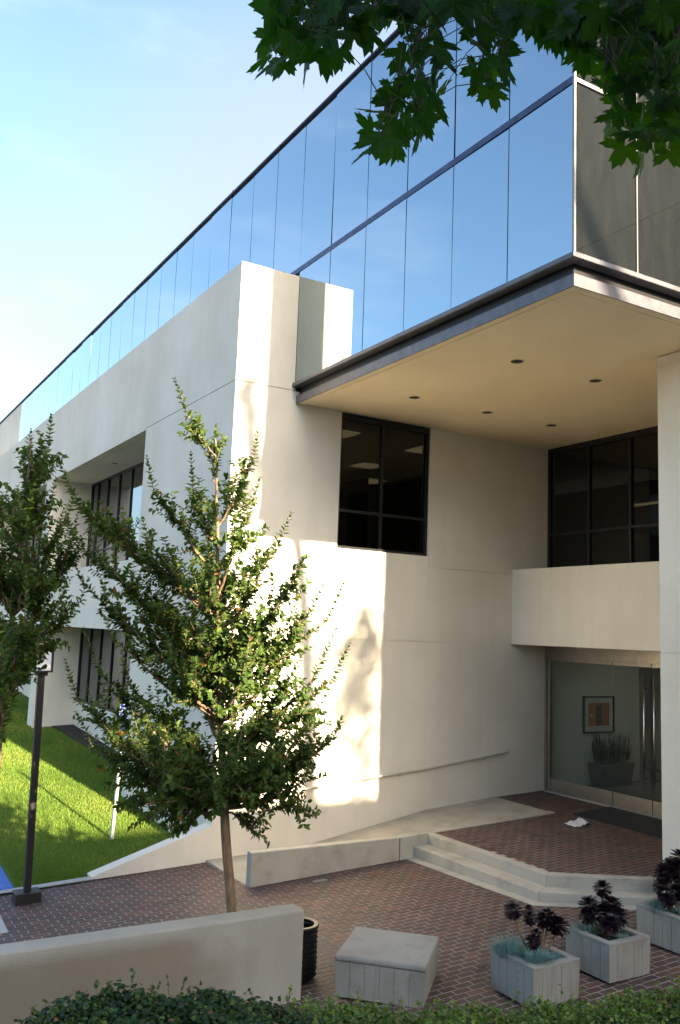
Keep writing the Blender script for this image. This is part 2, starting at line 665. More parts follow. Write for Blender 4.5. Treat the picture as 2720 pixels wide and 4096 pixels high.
def leaves_mesh(name, P, D, N, L, W, tone, fold=0.25, droop=0.12, w1=1.0, w2=0.72):
    """many folded pointed leaves: base point P, direction D, facing N, length L, half width W (arrays)"""
    P, D, N = np.asarray(P), unit(np.asarray(D)), np.asarray(N)
    S = unit(np.cross(D, N))
    N = np.cross(S, D)
    n = len(P)
    L = np.broadcast_to(L, (n,))[:, None]
    W = np.broadcast_to(W, (n,))[:, None]
    V = np.empty((n, 6, 3))
    V[:, 0] = P
    V[:, 1] = P + D * L * 0.32 + S * W * w1 + N * W * fold
    V[:, 2] = P + D * L * (0.70 if w2 < 0.9 else 0.80) + S * W * w2 + N * (W * fold - L * droop * 0.5)
    V[:, 3] = P + D * L - N * L * droop
    V[:, 4] = P + D * L * (0.70 if w2 < 0.9 else 0.80) - S * W * w2 + N * (W * fold - L * droop * 0.5)
    V[:, 5] = P + D * L * 0.32 - S * W * w1 + N * W * fold
    i = np.arange(n)[:, None] * 6
    F = np.concatenate([i + np.array([0, 1, 2, 3]), i + np.array([0, 3, 4, 5])], axis=0)
    return mesh_np(name, V.reshape(-1, 3), F, np.repeat(tone, 6))


def tubes_mesh(name, paths, n=6):
    """paths: list of (points, radii) -> one mesh"""
    VV, FF, base = [], [], 0
    ang = np.arange(n) * 2 * math.pi / n
    for pts, rad in paths:
        pts = np.asarray(pts, float)
        rad = np.asarray(rad, float)
        d = unit(np.gradient(pts, axis=0))
        a = np.where(np.abs(d[:, 2:3]) < 0.9, np.array([[0, 0, 1.0]]), np.array([[1.0, 0, 0]]))
        u = unit(np.cross(d, a))
        w = np.cross(d, u)
        R = pts[:, None] + (u[:, None] * np.cos(ang)[None, :, None] + w[:, None] * np.sin(ang)[None, :, None]) * rad[:, None, None]
        VV.append(R.reshape(-1, 3))
        m = len(pts)
        for i in range(m - 1):
            for k in range(n):
                l = (k + 1) % n
                FF.append((base + i * n + k, base + i * n + l, base + (i + 1) * n + l, base + (i + 1) * n + k))
        base += m * n
    return mesh_np(name, np.concatenate(VV), FF, None, True)


# planes of the place
def plaza_z(x, y):
    return -0.6916 + 0.0502 * x - 0.0188 * y


def landing_z(x, y=0):
    return -0.045 * (7.1 - min(x, 7.1))


def lawn_z(x, y):
    return -0.70 + 0.05 * x + 0.045 * y


# ------------------------------------------------------------------ the ground
g = MB()
g.bm.faces.new([g.bm.verts.new(p) for p in ((-400, -400, -1.3), (400, -400, -1.3), (400, 400, -1.3), (-400, 400, -1.3))])
tag(g.build('ground', M['asphalt']), 'dark asphalt ground around the building', kind='structure')

# street side bank the photographer stands on
bk = MB()
prof = [(-8.05, -0.62), (-8.3, -0.30), (-9.0, 0.12), (-9.8, 0.70), (-10.6, 1.15), (-11.4, 1.30), (-16, 1.32), (-90, 1.32)]
xs = [-70, -12, -7, -5, -3, -1, 1, 3, 5, 70]
vv = [[bk.bm.verts.new((x, y, z)) for x in xs] for y, z in prof]
for a, b in zip(vv, vv[1:]):
    for i in range(len(xs) - 1):
        bk.bm.faces.new((a[i], a[i + 1], b[i + 1], b[i]))
tag(bk.build('street_bank', M['bank_soil']), 'raised street side bank of dark soil', kind='structure')

sp_ = MB()
sp_.prism([(-70, -29), (70, -29), (70, -11.6), (-70, -11.6)], 1.0, 1.34)
tag(sp_.build('street', M['pavement']), 'pale concrete street pavement behind the hedge', kind='structure')

# ------------------------------------------------------------------ brick plaza
XL, XG, ZS = 0.0, 1.13, 6.948
Y0, PW = -6.6717, 1.1138


def brick_meshes(count=8):
    out = []
    for k in range(count):
        m = MB()
        m.box(-0.0930, -0.0424, -0.05, 0.0930, 0.0424, 0.0)
        bmesh.ops.recalc_face_normals(m.bm, faces=m.bm.faces)
        me = bpy.data.meshes.new('brick')
        m.bm.to_mesh(me)
        m.bm.free()
        a = me.attributes.new('tone', 'FLOAT', 'POINT')
        a.data.foreach_set('value', [0.05 + 0.9 * k / (count - 1)] * 8)
        me.materials.append(M['brick'])
        out.append(me)
    return out


BRICKS = brick_meshes()


def pave(base, zfun, inside, x0, x1, y0, y1, slope, visible, limit=290):
    cells = []
    row = 0
    y = y1
    while y > y0:
        x = x0 + (0.1015 if row % 2 else 0)
        while x < x1:
            if inside(x, y):
                cells.append((x + rng.normal(0, 0.0012), y + rng.normal(0, 0.0012)))
            x += 0.203
        y -= 0.1015
        row += 1
    cells = np.array(cells)
    Z = np.array([zfun(*c) for c in cells])
    P = np.c_[cells, Z]
    score = np.empty(len(P))
    for i, p in enumerate(P):
        u, v, d = project(p)
        ok = -20 < u < 2740 and -20 < v < 4110 and visible(*p[:2])
        score[i] = (1 / d) if ok else 0
    order = np.argsort(-score)
    single = set(order[:limit].tolist())
    VV, FF, TT = [], [], []
    n = 0
    hb = np.array([[sx * 0.0930, sy * 0.0424, z] for z in (-0.05, 0) for sx, sy in ((-1, -1), (1, -1), (1, 1), (-1, 1))])
    hf = np.array([(0, 3, 2, 1), (4, 5, 6, 7), (0, 1, 5, 4), (1, 2, 6, 5), (2, 3, 7, 6), (3, 0, 4, 7)])
    for i, p in enumerate(P):
        lift = rng.normal(0, 0.0008)
        tone = min(1, max(0, rng.normal(0.42, 0.24)))
        if i in single and score[i] > 0:
            o = bpy.data.objects.new('brick', BRICKS[int(tone * 7.99)])
            COL.objects.link(o)
            o.location = (p[0], p[1], p[2] + lift)
            o.rotation_euler = (slope[1] + rng.normal(0, 0.002), -slope[0] + rng.normal(0, 0.002), rng.normal(0, 0.006))
            o.parent = base
        else:
            q = hb.copy()
            q[:, 2] += q[:, 0] * slope[0] + q[:, 1] * slope[1] + lift
            VV.append(q + p)
            FF.append(hf + n * 8)
            TT += [tone] * 8
            n += 1
    me = mesh_np('brick_field', np.concatenate(VV), np.concatenate(FF), TT)
    f = link('brick_field', me, M['brick'], base)
    f['kind'] = 'stuff'


def plaza_in(x, y):
    if y > -0.0 or y < -7.95:
        return False
    if x > 0.04 and y > -1.56:
        return False
    # right of the steps
    if x > 2.86 and y > -4.5:
        return False
    if y <= -4.5 and x > 2.86 + (-(y + 4.5)) * 1.1:
        return False
    return x < 4.0


pz = MB()
pz.prism([(-14, -8.1), (3.95, -8.1), (3.95, -1.7), (0.0, -1.7), (0.0, -0.02), (-14, -0.02)], -1.28, lambda x, y: plaza_z(x, y) - 0.0025)
plaza = pz.build('plaza', M['mortar'])
tag(plaza, 'red brick plaza paving with pale mortar joints', kind='structure')
pave(plaza, plaza_z, plaza_in, -9.0, 3.95, -7.95, -0.05, (0.0502, -0.0188),
     lambda x, y: not (y < -7.6) and not (x < -1.2 and y < -4.9) and not (x < -1.9 and y > -3))

# far kerb strip, concrete patch by the lamp
k = MB()
k.prism([(-14, -0.02), (-1.80, -0.02), (-1.80, 0.12), (-14, 0.12)], -1.25, lambda x, y: plaza_z(x, 0) + 0.035)
tag(k.build('kerb', M['kerb'], bevel=0.015), 'grey concrete kerb between brick plaza and lawn', kind='structure')
k = MB()
k.prism([(-6.2, -1.66), (-3.33, -1.66), (-3.27, -0.52), (-6.2, -0.52)], -1.2, lambda x, y: plaza_z(x, y) + 0.007)
tag(k.build('pavement', M['kerb']), 'pale worn concrete pavement patch beside the lamp post', kind='structure')
k = MB()
k.prism([(-3.07, 0.125), (-2.90, 0.125), (-2.83, 20), (-3.0, 20)], -1.28, lambda x, y: -0.835 + 0.045 * y)
tag(k.build('blue_kerb', M['blue_kerb'], bevel=0.02), 'blue painted parking kerb along the lawn edge', kind='structure')

# hedge foot kerb
k = MB()
k.prism([(-1.6, -7.72), (3.9, -7.72), (3.9, -7.60), (-1.6, -7.60)], -1.2, lambda x, y: plaza_z(x, y) + 0.07)
tag(k.build('kerb', M['kerb'], bevel=0.015), 'low concrete kerb at the foot of the hedge', kind='structure')

# ------------------------------------------------------------------ landing, steps, ramp
UP = [(3.06, -1.60), (3.12, -4.24), (4.60, -5.52)]


def off_line(pts, d):
    """shift a polyline to its left (towards -x here) by d, mitred"""
    out = []
    for i, p in enumerate(pts):
        p = np.array(p)
        ns = []
        if i > 0:
            t = np.array(pts[i]) - np.array(pts[i - 1]); t = t / np.linalg.norm(t); ns.append(np.array([t[1], -t[0]]))
        if i < len(pts) - 1:
            t = np.array(pts[i + 1]) - np.array(pts[i]); t = t / np.linalg.norm(t); ns.append(np.array([t[1], -t[0]]))
        n = sum(ns); n = n / np.linalg.norm(n); n = n / max(0.5, n @ ns[0])
        out.append(tuple(p + n * d))
    return out


IN = off_line(UP, -0.14)
LOW = off_line(UP, 0.27)
STRIP = off_line(UP, 0.42)
landing = MB().prism([IN[0], IN[1], IN[2], (9.0, -9.0), (7.12, -9.0), (7.12, -0.0), (5.80, -0.0), (5.86, -1.60)][0:3] + [(7.14, -7.7), (7.14, -0.001), (5.80, -0.001), (5.86, -1.48), (3.2, -1.60)],
                     -1.2, lambda x, y: landing_z(x) - 0.0025).build('landing', M['mortar'])
tag(landing, 'raised brick entrance landing', kind='structure')
inA, inB, inC = IN


def landing_in(x, y):
    if x > 7.10 or y > 0.0 or y < -7.6:
        return False
    if x < 5.80 and y > -1.56:
        return False
    if y > inB[1]:
        return x > inA[0] - 0.03 + (inB[0] - inA[0]) * (y - inA[1]) / (inB[1] - inA[1])
    t = (x - inB[0]) / (inC[0] - inB[0])
    return y > inB[1] + t * (inC[1] - inB[1]) - 0.02 and x > inB[0] - 0.03


pave(landing, landing_z, landing_in, 3.1, 7.1, -7.6, -0.05, (0.045, 0.0), lambda x, y: True)


def strip_poly(a, b):
    return list(a) + list(b)[::-1]


def ccw(poly):
    s = sum(poly[i][0] * poly[(i + 1) % len(poly)][1] - poly[(i + 1) % len(poly)][0] * poly[i][1] for i in range(len(poly)))
    return poly if s > 0 else poly[::-1]


steps = empty('entrance_steps', (2.9, -3, -0.5))
tag(steps, 'two low concrete entrance steps with an angled corner', 'steps')
for i in range(2):
    MB().prism(ccw([UP[i], UP[i + 1], IN[i + 1], IN[i]]), -1.0, lambda x, y: landing_z(x) + 0.007).build('upper_step', M['concrete'], steps, bevel=0.012).location = (-2.9, 3, 0.5)
    MB().prism(ccw([LOW[i], LOW[i + 1], UP[i + 1], UP[i]]), -1.0, lambda x, y: landing_z(x) - 0.145).build('lower_step', M['concrete'], steps, bevel=0.012).location = (-2.9, 3, 0.5)
    MB().prism(ccw([STRIP[i], STRIP[i + 1], LOW[i + 1], LOW[i]]), -1.0, lambda x, y: plaza_z(x, y) + 0.008).build('base_strip', M['concrete'], steps, bevel=0.006).location = (-2.9, 3, 0.5)

ramp_pts = [(-0.06, -0.664), (0.7, -0.640), (1.77, -0.585), (2.4, -0.485), (3.3, -0.335), (4.2, -0.185), (5.2, -0.105), (5.84, -0.048)]
rp = MB()
top_a = [rp.bm.verts.new((x, -0.001, z)) for x, z in ramp_pts]
top_b = [rp.bm.verts.new((x, -1.46, z)) for x, z in ramp_pts]
bot_a = [rp.bm.verts.new((x, -0.001, -1.2)) for x, z in ramp_pts]
bot_b = [rp.bm.verts.new((x, -1.46, -1.2)) for x, z in ramp_pts]
for i in range(len(ramp_pts) - 1):
    rp.bm.faces.new((top_b[i], top_b[i + 1], top_a[i + 1], top_a[i]))
    rp.bm.faces.new((bot_b[i], bot_b[i + 1], top_b[i + 1], top_b[i]))
rp.bm.faces.new((bot_a[0], bot_b[0], top_b[0], top_a[0]))
tag(rp.build('ramp', M['ramp']), 'sloping concrete access ramp along the stucco wall', kind='structure')
rw = MB()
rw.box(-0.05, -1.62, -1.2, 2.52, -1.462, -0.195)
rwall = rw.build('ramp_wall', M['concrete'], bevel=0.015)
tag(rwall, 'low concrete wall holding the access ramp', 'wall')
rw2 = MB()
rw2.hexa([(2.53, -1.62, -1.2), (5.86, -1.62, -1.2), (5.86, -1.47, -1.2), (2.53, -1.47, -1.2),
          (2.53, -1.62, -0.195), (5.86, -1.62, -0.035), (5.86, -1.47, -0.035), (2.53, -1.47, -0.195)])
tag(rw2.build('ramp_kerb', M['concrete'], bevel=0.01), 'flush concrete kerb between ramp and brick landing', kind='structure')

# ------------------------------------------------------------------ lawn
lw = MB()
ys = [0.05, 1.5, 3, 5, 8, 11, 14, 18, 24, 40]
rows = [[lw.bm.verts.new((x, y, lawn_z(x, y))) for x in (-2.9, -2.6, -1.5, -0.6, 1.4)] for y in ys]
for a, b in zip(rows, rows[1:]):
    for i in range(4):
        lw.bm.faces.new((a[i], a[i + 1], b[i + 1], b[i]))
tag(lw.build('lawn', M['lawn']), 'mown green lawn beside the left facade', kind='structure')
n = 70000
gx = rng.uniform(-2.85, 0.75, n)
gy = 0.125 + (rng.random(n) ** 1.5) * 20
keep = (gx < -0.02) | (gy > 4.75)
gx, gy = gx[keep], gy[keep]
n = len(gx)
gz = -0.70 + 0.05 * gx + 0.045 * gy - 0.005
P = np.c_[gx, gy, gz]
dirs = np.c_[rng.normal(0, 0.35, n), rng.normal(0, 0.35, n), np.ones(n)]
L = rng.uniform(0.035, 0.065, n)
dirs = unit(dirs)
side = unit(np.cross(dirs, np.c_[rng.normal(0, 1, n), rng.normal(0, 1, n), np.zeros(n)]))
w = (0.006 + 0.0006 * gy)[:, None]
V = np.stack([P - side * w, P + side * w, P + dirs * L[:, None]], axis=1)
F = np.arange(3 * n).reshape(-1, 3)
patch = 0.5 + 0.28 * np.sin(gx * 2.1 + 1.3 * np.sin(gy * 0.9)) * np.sin(gy * 1.3 + gx) + rng.normal(0, 0.17, n)
go = link('lawn_grass', mesh_np('lawn_grass', V.reshape(-1, 3), F, np.repeat(np.clip(patch, 0, 1), 3)), M['grass'])
tag(go, 'short green grass blades of the lawn', 'grass', kind='stuff')
mb_ = MB()
mb_.prism([(0.80, 5.0), (1.16, 5.0), (1.16, 13.24), (0.55, 13.24)], -1.1, lambda x, y: lawn_z(x, y) + 0.03)
tag(mb_.build('mulch_bed', M['soil']), 'dark mulch planting bed under the ground floor window', kind='structure')

# garden wall that carries on from the building corner
gw = MB()
gw.hexa([(-1.86, 0.0, -1.2), (-0.0005, 0.0, -1.2), (-0.0005, 0.24, -1.2), (-1.86, 0.24, -1.2),
         (-1.86, 0.0, -0.735), (-0.0005, 0.0, -0.15), (-0.0005, 0.24, -0.15), (-1.86, 0.24, -0.735)])
tag(gw.build('garden_wall', M['stucco']), 'low sloping stucco garden wall between lawn and plaza', 'wall')
# front wall
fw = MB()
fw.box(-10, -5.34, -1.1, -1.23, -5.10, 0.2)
tag(fw.build('front_wall', M['garden_front'], bevel=0.022), 'low beige stucco wall, browner at the left, in the foreground behind the ivy', 'wall')

# ------------------------------------------------------------------ the building
B = empty('office_building', (0, 0, -1.0))
tag(B, 'beige stucco office building with a blue mirror glass top storey', 'building')


def part(name, m, mb, parent=None, **kw):
    o = mb.build(name, m, parent if parent is not None else B, **kw)
    if parent is None or parent is B:
        o.location = (0, 0, 1.0)
    return o


# stucco panels of the front wall (y = 0), thin joints left between them
for (x0, x1, z0, z1) in ((0.0, 1.125, 7.172, 9.28), (0.0, 2.12, 2.862, 7.158), (2.123, 4.137, 2.862, 4.46),
                         (4.148, 7.2, 4.262, 7.1), (4.140, 7.2, 2.862, 4.250), (0.0, 7.2, -1.2, 2.848)):
    part('wall_panel', M['stucco'], MB().box(x0, 0.0, z0, x1, 0.02, z1))
w = MB()
w.box(0.012, 0.0205, -1.2, 2.12, 0.28, 7.16)
w.box(2.1205, 0.0205, -1.2, 4.137, 0.28, 4.455)
w.box(4.1375, 0.0205, -1.2, 7.4, 0.28, 7.1)
w.box(0.012, 0.0205, 7.1605, 1.12, 0.28, 9.27)
part('wall_core', M['stucco'], w)
# left facade: solid bay, upper band, spandrels, piers
part('wall_panel', M['stucco'], MB().box(0.0, 0.021, 7.172, 1.17, 34, 9.28))
part('wall_panel', M['stucco'], MB().box(0.0, 0.021, -1.2, 0.011, 4.68, 7.158))
part('wall_panel', M['stucco'], MB().box(0.0115, 0.2805, -1.2, 1.35, 4.68, 7.16))
BAYS = [(4.68, 13.25), (13.98, 22.5), (23.2, 33.3)]
for a, b in BAYS:
    part('spandrel', M['stucco'], MB().box(0.0, a + 0.001, 2.84, 1.17, b - 0.001, 4.35))
    part('sill_wall', M['stucco'], MB().box(1.172, a + 0.001, -1.2, 1.35, b - 0.001, 0.68))
    so = part('recess_soffit', M['stucco'], MB().box(0.002, a + 0.001, 7.13, 0.22, b - 0.001, 7.1715))
    part('recess_soffit', M['stucco'], MB().box(0.245, a + 0.001, 7.135, 1.30, b - 0.001, 7.1715))
for a, b in ((13.25, 13.98), (22.5, 23.2), (33.3, 34)):
    part('pier', M['stucco'], MB().box(0.0, a, -1.2, 1.40, b, 7.158))


def window_y(x, a, b, z0, z1, mull, transoms, glass, depth=0.10, thick=0.05, face=-1, lip=0.05):
    """window in a plane x=const between y=a..b; mull: list of y; returns window object"""
    f = MB()
    xs0, xs1 = (x, x + depth)
    f.box(xs0, a, z0, xs1, b, z0 + lip)
    f.box(xs0, a, z1 - lip, xs1, b, z1)
    f.box(xs0, a, z0 + lip, xs1, a + thick, z1 - lip)
    f.box(xs0, b - thick, z0 + lip, xs1, b, z1 - lip)
    wo_ = part('window', M['bronze'], f)
    cuts = [a + thick] + list(mull) + [b - thick]
    for y in mull:
        MB().box(xs0 + 0.004, y - thick / 2, z0 + lip, xs1 - 0.004, y + thick / 2, z1 - lip).build('mullion', M['bronze'], wo_)
    zc = [z0 + lip] + list(transoms) + [z1 - lip]
    for i in range(len(cuts) - 1):
        p0 = cuts[i] + (thick / 2 if i else 0)
        p1 = cuts[i + 1] - (thick / 2 if i < len(cuts) - 2 else 0)
        for z in transoms:
            MB().box(xs0 + 0.008, p0, z - thick / 2, xs1 - 0.008, p1, z + thick / 2).build('transom_bar', M['bronze'], wo_)
        for j in range(len(zc) - 1):
            q0 = zc[j] + (thick / 2 if j else 0)
            q1 = zc[j + 1] - (thick / 2 if j < len(zc) - 2 else 0)
            p = MB().box(-0.004, -(p1 - p0) / 2, -(q1 - q0) / 2, 0.004, (p1 - p0) / 2, (q1 - q0) / 2).build('pane', glass, wo_)
            p.location = (xs0 + 0.045, (p0 + p1) / 2, (q0 + q1) / 2)
            p.rotation_euler = (0, rng.normal(0, 0.0015), rng.normal(0, 0.0015))
    return wo_


for bi, (a, b) in enumerate(BAYS):
    mull = [y for y in np.arange(a + 0.9, b - 0.4, 1.06)] if bi else [5.5, 6.4, 7.3, 8.3, 9.35, 10.45, 11.55, 12.55]
    window_y(1.175, a + 0.002, b - 0.002, 4.36, 7.13, mull, [5.05], M['side_glass'])
    window_y(1.175, a + 0.002, b - 0.002, 0.685, 2.838, [5.5, 6.5, 7.6, 8.9, 10.05, 11.15, 12.2] if not bi else mull, [], M['side_glass'])
dl = MB().cyl(0.67, 9.2, 7.128, 7.134, 0.075)
part('downlight', M['can_light'], dl)

# window in the front wall (plane y = 0)
f = MB()
wx0, wx1, wz0, wz1 = 2.125, 4.133, 4.465, 6.945
yy0, yy1 = 0.05, 0.15
f.box(wx0, yy0, wz0, wx1, yy1, wz0 + 0.05)
f.box(wx0, yy0, wz1 - 0.10, wx1, yy1, wz1)
f.box(wx0, yy0, wz0 + 0.05, wx0 + 0.045, yy1, wz1 - 0.10)
f.box(wx1 - 0.06, yy0, wz0 + 0.05, wx1, yy1, wz1 - 0.10)
WF = part('window', M['bronze'], f)
MB().box(3.045, yy0 + 0.004, wz0 + 0.05, 3.095, yy1 - 0.004, wz1 - 0.10).build('mullion', M['bronze'], WF)
for x0, x1 in ((wx0 + 0.045, 3.045), (3.095, wx1 - 0.06)):
    MB().box(x0, yy0 + 0.008, 5.135, x1, yy1 - 0.008, 5.185).build('transom_bar', M['bronze'], WF)
    for z0, z1 in ((wz0 + 0.05, 5.135), (5.185, wz1 - 0.10)):
        p = MB().box(-(x1 - x0) / 2, -0.004, -(z1 - z0) / 2, (x1 - x0) / 2, 0.004, (z1 - z0) / 2).build('pane', M['dark_glass'], WF)
        p.location = ((x0 + x1) / 2, yy0 + 0.045, (z0 + z1) / 2)
        p.rotation_euler = (rng.normal(0, 0.0015), 0, rng.normal(0, 0.0015))
part('window_reveal', M['stucco'], MB().box(4.1372, 0.0005, 4.462, 4.1462, 0.1, 6.945))

# inside: offices behind the windows
ins = MB()
ins.box(1.45, 0.30, 4.20, 16, 30, 4.28)
part('floor_slab', M['interior_dark'], ins)
part('ceiling', M['ceiling'], MB().box(1.40, 0.29, 7.06, 7.38, 33.9, 7.1))
part('inner_wall', M['interior'], MB().box(1.36, 7.2, 4.285, 12, 7.3, 7.055))
part('inner_wall', M['interior_dark'], MB().box(4.8, 3.4, 4.285, 4.9, 7.15, 6.5))
part('inner_wall', M['interior'], MB().box(12, 0.3, -0.1, 12.1, 33.9, 7.055))
part('inner_wall', M['interior_dark'], MB().box(5.5, 7.4, -0.1, 5.6, 33.9, 4.19))
part('floor_slab', M['interior_dark'], MB().box(1.36, 0.3, -0.2, 12, 33.9, -0.1))
for (x, y) in ((3.25, 1.95), (5.55, 2.2), (3.25, 4.6), (5.6, 4.6), (6.9, 6.4)):
    t_ = MB().box(x - 0.30, y - 0.30, 7.045, x + 0.30, y + 0.30, 7.058)
    part('ceiling_light_or_fill', M['troffer'], t_)

# entrance wall (plane x = 7.18)
window_y(7.18, -7.9, -0.004, 4.36, 6.945, [-6.3, -5.27, -4.23, -3.2, -2.165, -1.13], [5.13], M['dark_glass'], lip=0.10)
part('spandrel', M['stucco'], MB().box(6.23, -7.9, 2.863, 7.175, -0.001, 4.349), bevel=0.008)
part('wall_panel', M['interior_dark'], MB().box(7.29, -7.9, 2.87, 7.4, -0.001, 4.355))
part('floor_slab', M['interior_dark'], MB().box(7.41, -7.9, 4.2, 12, 0.28, 4.3))
part('ceiling', M['ceiling'], MB().box(7.42, -7.9, 6.99, 12, 0.28, 7.05))
part('inner_wall', M['interior_dark'], MB().box(11.9, -7.9, -0.1, 12, 0.28, 6.98))
part('ceiling_light_or_fill', M['troffer'], MB().box(8.95, -1.42, 5.86, 9.05, -0.65, 5.90))
# doors
D = empty('entrance_doors', (7.18, 0, 1.0))
D.parent = B
D.location = (0, 0, 1.0)
MB().box(7.15, -6.0, 2.635, 7.20, -0.001, 2.862).build('header_panel', M['steel'], D)
MB().box(7.13, -0.06, 0.0, 7.20, -0.001, 2.634).build('door_jamb', M['steel'], D)
MB().box(7.14, -0.15, 0.0, 7.20, -0.085, 2.634).build('door_jamb', M['steel'], D)
for (a, b, door) in ((-1.745, -0.155, 0), (-2.64, -1.765, 1), (-3.535, -2.66, 1), (-5.2, -3.56, 0)):
    leaf_ = MB().box(7.172, a, 0.2605, 7.182, b, 2.5595).build('door_leaf' if door else 'sidelight', M['door_glass'], D)
    MB().box(7.155, a, 0.012, 7.20, b, 0.26).build('bottom_rail', M['steel'], leaf_)
    MB().box(7.155, a, 2.56, 7.20, b, 2.63).build('top_rail', M['steel'], leaf_)
    if door:
        hy = a + 0.10 if b > -2.5 else b - 0.10
        h = MB()
        h.tube([(7.085, hy, 0.38), (7.085, hy, 2.41)], 0.016, 10)
        hd = h.build('handle', M['chrome'], leaf_, smooth=True)
        for z in (0.62, 2.18):
            MB().tube([(7.09, hy, z), (7.171, hy, z)], 0.011, 8).build('handle_mount', M['black'], leaf_)
part('threshold', M['kerb'], MB().box(7.06, -6.0, -0.3, 7.2, -0.02, 0.008))
# lobby
part('lobby_floor', M['lobby_floor'], MB().box(7.205, -7.9, -0.2, 12, 3.0, 0.004))
part('lobby_wall', M['interior'], MB().box(7.41, 0.15, 0.006, 10.1, 0.27, 2.86))
part('lobby_wall', M['interior_dark'], MB().box(10.1, 2.9, 0.006, 12, 3.0, 2.86))
part('lobby_ceiling', M['ceiling'], MB().box(7.205, -7.9, 2.865, 12, 3.0, 2.9))
part('lobby_wall', M['interior'], MB().box(7.205, -8.0, 0.006, 12, -7.9, 2.86))
for y in (-1.2, -3.4):  # fill panels added to brighten the dark lobby, no known fittings here
    part('ceiling_light_or_fill', M['lobby_fill'], MB().box(8.6, y - 0.15, 2.852, 9.8, y + 0.15, 2.8645))

# overhanging top storey
XB = 16.0
part('storey_core', M['joint'], MB().box(XG + 0.025, Y0 + 0.025, 7.30, XB, 25.2, 12.2))
part('roof', M['ceiling'], MB().box(XG + 0.02, Y0 + 0.02, 12.205, XB, 34, 12.25))
part('wall_panel', M['stucco'], MB().box(XG, 25.55, 9.2805, XB, 34, 12.2))
k = MB()
k.box(XG - 0.05, Y0 - 0.04, 12.25, XG + 0.12, 34, 12.284)
k.box(XG + 0.121, Y0 - 0.04, 12.25, XB, Y0 + 0.12, 12.292)
part('roof_coping', M['transom'], k)
clip = MB()
for y in (3.2, 10.6, 17.8):
    clip.box(XG - 0.03, y, 12.293, XG + 0.05, y + 0.12, 12.325)
part('coping_clip', M['fascia'], clip)
# transom and mirror panes on the left side
part('transom', M['transom'], MB().box(XG - 0.012, Y0 + 0.02, 9.365, XG + 0.022, 25.2, 9.455))
pane_cache = {}


def pane(w_, h_, axis, m):
    key = (round(w_, 3), round(h_, 3), axis, m)
    if key not in pane_cache:
        q = MB()
        if axis == 'y':
            q.box(-0.004, -w_ / 2, -h_ / 2, 0.004, w_ / 2, h_ / 2)
        else:
            q.box(-w_ / 2, -0.004, -h_ / 2, w_ / 2, 0.004, h_ / 2)
        bmesh.ops.recalc_face_normals(q.bm, faces=q.bm.faces)
        me = bpy.data.meshes.new('mirror_pane')
        q.bm.to_mesh(me)
        q.bm.free()
        me.materials.append(M[m])
        pane_cache[key] = me
    o = bpy.data.objects.new('mirror_pane', pane_cache[key])
    COL.objects.link(o)
    o.parent = B
    return o


GAP = 0.017
for kx in range(29):
    y0 = Y0 + kx * PW
    yc = y0 + PW / 2
    o = pane(PW - GAP, 12.24 - 9.458, 'y', 'mirror')
    o.location = (XG + 0.004, yc, (12.24 + 9.458) / 2 + 1.0)
    o.rotation_euler = (0, rng.normal(0, 0.0035), rng.normal(0, 0.0035))
    if y0 < -0.2:
        o = pane(PW - GAP, 9.362 - 7.30, 'y', 'mirror')
        o.location = (XG + 0.004, yc, (9.362 + 7.30) / 2 + 1.0)
        o.rotation_euler = (0, rng.normal(0, 0.003), rng.normal(0, 0.003))
# right hand face of the top storey
xm = [XG + 0.03, 2.16, 3.19, 4.22, 5.25, 6.28, 7.31]
for a, b in zip(xm, xm[1:]):
    for z0, z1 in ((7.30, 9.362), (9.458, 12.24)):
        o = pane(b - a - 0.03, z1 - z0, 'x', 'mirror_dusty')
        o.location = ((a + b) / 2, Y0 + 0.004, (z0 + z1) / 2 + 1.0)
        o.rotation_euler = (rng.normal(0, 0.001), 0, rng.normal(0, 0.001))
for x in xm[1:4]:
    part('mullion', M['light_metal'], MB().box(x - 0.008, Y0 - 0.012, 7.29, x + 0.008, Y0 + 0.02, 12.24))
part('transom', M['light_metal'], MB().box(XG + 0.02, Y0 - 0.012, 9.385, 7.3, Y0 + 0.018, 9.435))
part('corner_post', M['light_metal'], MB().box(XG - 0.010, Y0 - 0.012, 7.292, XG + 0.022, Y0 + 0.018, 12.24))
# sill nose, fascia, soffit edge and soffit
k = MB()
k.box(XG - 0.06, Y0 - 0.06, 7.225, XG + 0.10, -0.001, 7.29)
k.box(XG + 0.1005, Y0 - 0.06, 7.225, 3.94, Y0 + 0.10, 7.29)
part('sill_rail', M['fascia'], k, bevel=0.010)
k = MB()
k.box(XG + 0.105, Y0 + 0.105, 7.0805, XG + 0.12, -0.001, 7.2245)
k.box(XG + 0.1205, Y0 + 0.105, 7.0805, 3.94, Y0 + 0.12, 7.2245)
part('fascia_recess', M['bronze'], k)
k = MB()
k.box(XG + 0.035, Y0 + 0.03, 6.935, XG + 0.055, -0.001, 7.06)
k.box(XG + 0.0555, Y0 + 0.03, 6.935, 3.94, Y0 + 0.05, 7.06)
part('fascia', M['fascia'], k)
k = MB()
k.box(XG + 0.035, Y0 + 0.03, 7.0605, XG + 0.16, -0.001, 7.08)
k.box(XG + 0.1605, Y0 + 0.03, 7.0605, 3.94, Y0 + 0.16, 7.08)
part('fascia_cap', M['fascia'], k)
k = MB()
k.box(XG + 0.056, Y0 + 0.051, 6.94, XG + 0.17, -0.001, 7.06)
k.box(XG + 0.1705, Y0 + 0.051, 6.94, 3.94, Y0 + 0.17, 7.06)
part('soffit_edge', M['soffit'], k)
part('soffit', M['soffit'], MB().box(XG + 0.195, Y0 + 0.195, ZS, 12, -0.001, 7.22))
